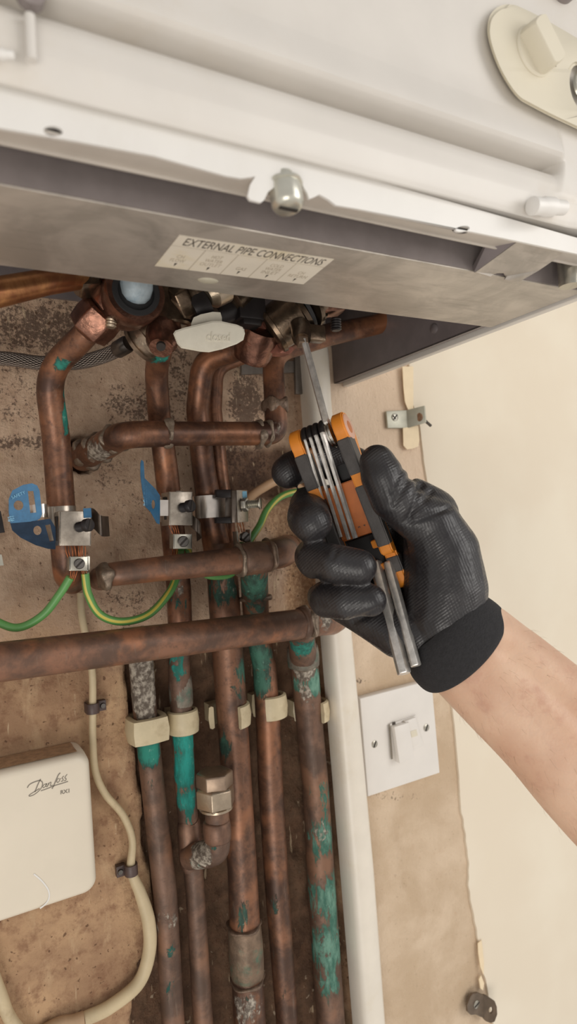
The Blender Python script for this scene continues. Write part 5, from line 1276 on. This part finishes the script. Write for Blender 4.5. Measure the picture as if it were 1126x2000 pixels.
cuff_c = [(858, 1213, .406, 84), (864, 1219, .406, 93), (873, 1228, .4055, 100), (884, 1239, .405, 105), (896, 1250, .4045, 107), (904, 1258, .404, 107), (908.5, 1262.5, .404, 105.5), (910, 1264, .404, 103), (909, 1263, .404, 100), (904, 1258, .404, 98), (894, 1248, .4045, 96)]
Pc = [cz(x, y, z) for x, y, z, r in cuff_c]; tcd = (Pc[5]-Pc[0]).normalized(); L = []
for p, c_ in zip(Pc, cuff_c):
    vd = (p-Vector((0, -D, 0))).normalized(); a_ = tcd.cross(vd).normalized(); b_ = a_.cross(tcd).normalized(); r = pxm(c_[3], p)
    kk = min(1, max(0, (c_[0]-856)/26)); p = p+pxm(6, p)*(DOWN-RIGHT)*kk; r *= 1+.03*kk
    L.append([p-tcd*r*.2*min(1, max(0, (c_[0]-864)/26))*math.sin(2*PI*k/64)+(a_*math.cos(2*PI*k/64)+b_*math.sin(2*PI*k/64)*.88)*r*(1+.006*math.sin(10*PI*k/64+1)) for k in range(64)])
mb = MB(); mb.rings(L, caps=False); cf = mb.build('cuff', MT['cuff'], gl, smooth=180)
sb = cf.modifiers.new('s', 'SUBSURF'); sb.levels = 1; sb.render_levels = 2
# short hairs on the forearm
mb = MB(); idx_ = 0
Lh = limb(arm_c, .86, armshape, 64)
for _ in range(300):
    i = random.randint(24, len(Lh)-8); k = random.randint(0, 63)
    p = Lh[i][k]; c = sum(Lh[i], Vector())/64; nrm = (p-c).normalized(); t_ = (Lh[i+1][k]-p).normalized()
    q = p+t_*.004+nrm*random.uniform(.001, .003)+Vector((random.uniform(-1, 1), random.uniform(-1, 1), random.uniform(-1, 1)))*.0015
    mb.tube([p, p.lerp(q, .5)+nrm*.0005, q], [.00004, .000035, .000015], 3)
MT['hair'] = simple('arm hair', srgb(150, 118, 94), .6, 0, .1, 60)
o = mb.build('arm_hair', MT['hair'], arm, smooth=0); o['kind'] = 'stuff'

# ------------------------------------------------------------------ camera, light, view
cam = bpy.data.cameras.new('camera'); co = bpy.data.objects.new('camera', cam); COL.objects.link(co); SC.camera = co
cam.sensor_fit = 'VERTICAL'; cam.sensor_height = 36; cam.lens = F/2000*36; cam.clip_start = .01
mw = Matrix.Identity(4)
for i, v in enumerate((RIGHT, -DOWN, -FWD)):
    for k in range(3): mw[k][i] = v[k]
mw.translation = Vector((0, -D, 0)); co.matrix_world = mw
cam.dof.use_dof = True; cam.dof.focus_distance = .43; cam.dof.aperture_fstop = 9

w = bpy.data.worlds.new('room'); SC.world = w; w.use_nodes = True
nt = w.node_tree; bg = nt.nodes['Background']
tc = nt.nodes.new('ShaderNodeTexCoord'); sx = nt.nodes.new('ShaderNodeSeparateXYZ'); nt.links.new(tc.outputs['Generated'], sx.inputs[0])
rp = nt.nodes.new('ShaderNodeValToRGB'); mr = nt.nodes.new('ShaderNodeMapRange'); mr.inputs[1].default_value = -1; mr.inputs[2].default_value = 1
nt.links.new(sx.outputs['Z'], mr.inputs[0]); nt.links.new(mr.outputs[0], rp.inputs[0])
el = rp.color_ramp.elements; el[0].position = 0; el[0].color = (.80, .75, .70, 1); el[1].position = 1; el[1].color = (.68, .66, .64, 1)
e = el.new(.42); e.color = (.86, .82, .77, 1); e = el.new(.6); e.color = (.66, .64, .62, 1)
nt.links.new(rp.outputs[0], bg.inputs['Color']); bg.inputs['Strength'].default_value = .78

def area(name, loc, target, sx_, sy_, power, col):
    l = bpy.data.lights.new(name, 'AREA'); l.shape = 'RECTANGLE'; l.size = sx_; l.size_y = sy_; l.energy = power; l.color = col
    o = bpy.data.objects.new(name, l); COL.objects.link(o); o.location = loc
    o.rotation_euler = (Vector(target)-Vector(loc)).to_track_quat('-Z', 'Y').to_euler(); return o
area('window_light', (1.3, -1.5, .35), (.4, -.1, .1), 1.1, 1.1, 13, (1, .97, .93))
area('low_fill_light', (-.7, -1.5, -.9), (.1, -.1, .1),   .9, .9, 10.5, (1, .95, .88))  # unseen fill lamp added low on the left to lighten undersides

SC.view_settings.view_transform = 'Standard'; SC.view_settings.look = 'None'; SC.view_settings.gamma = 1; SC.view_settings.exposure = 0.0
try: SC.view_settings.use_curve_mapping = False
except Exception: pass
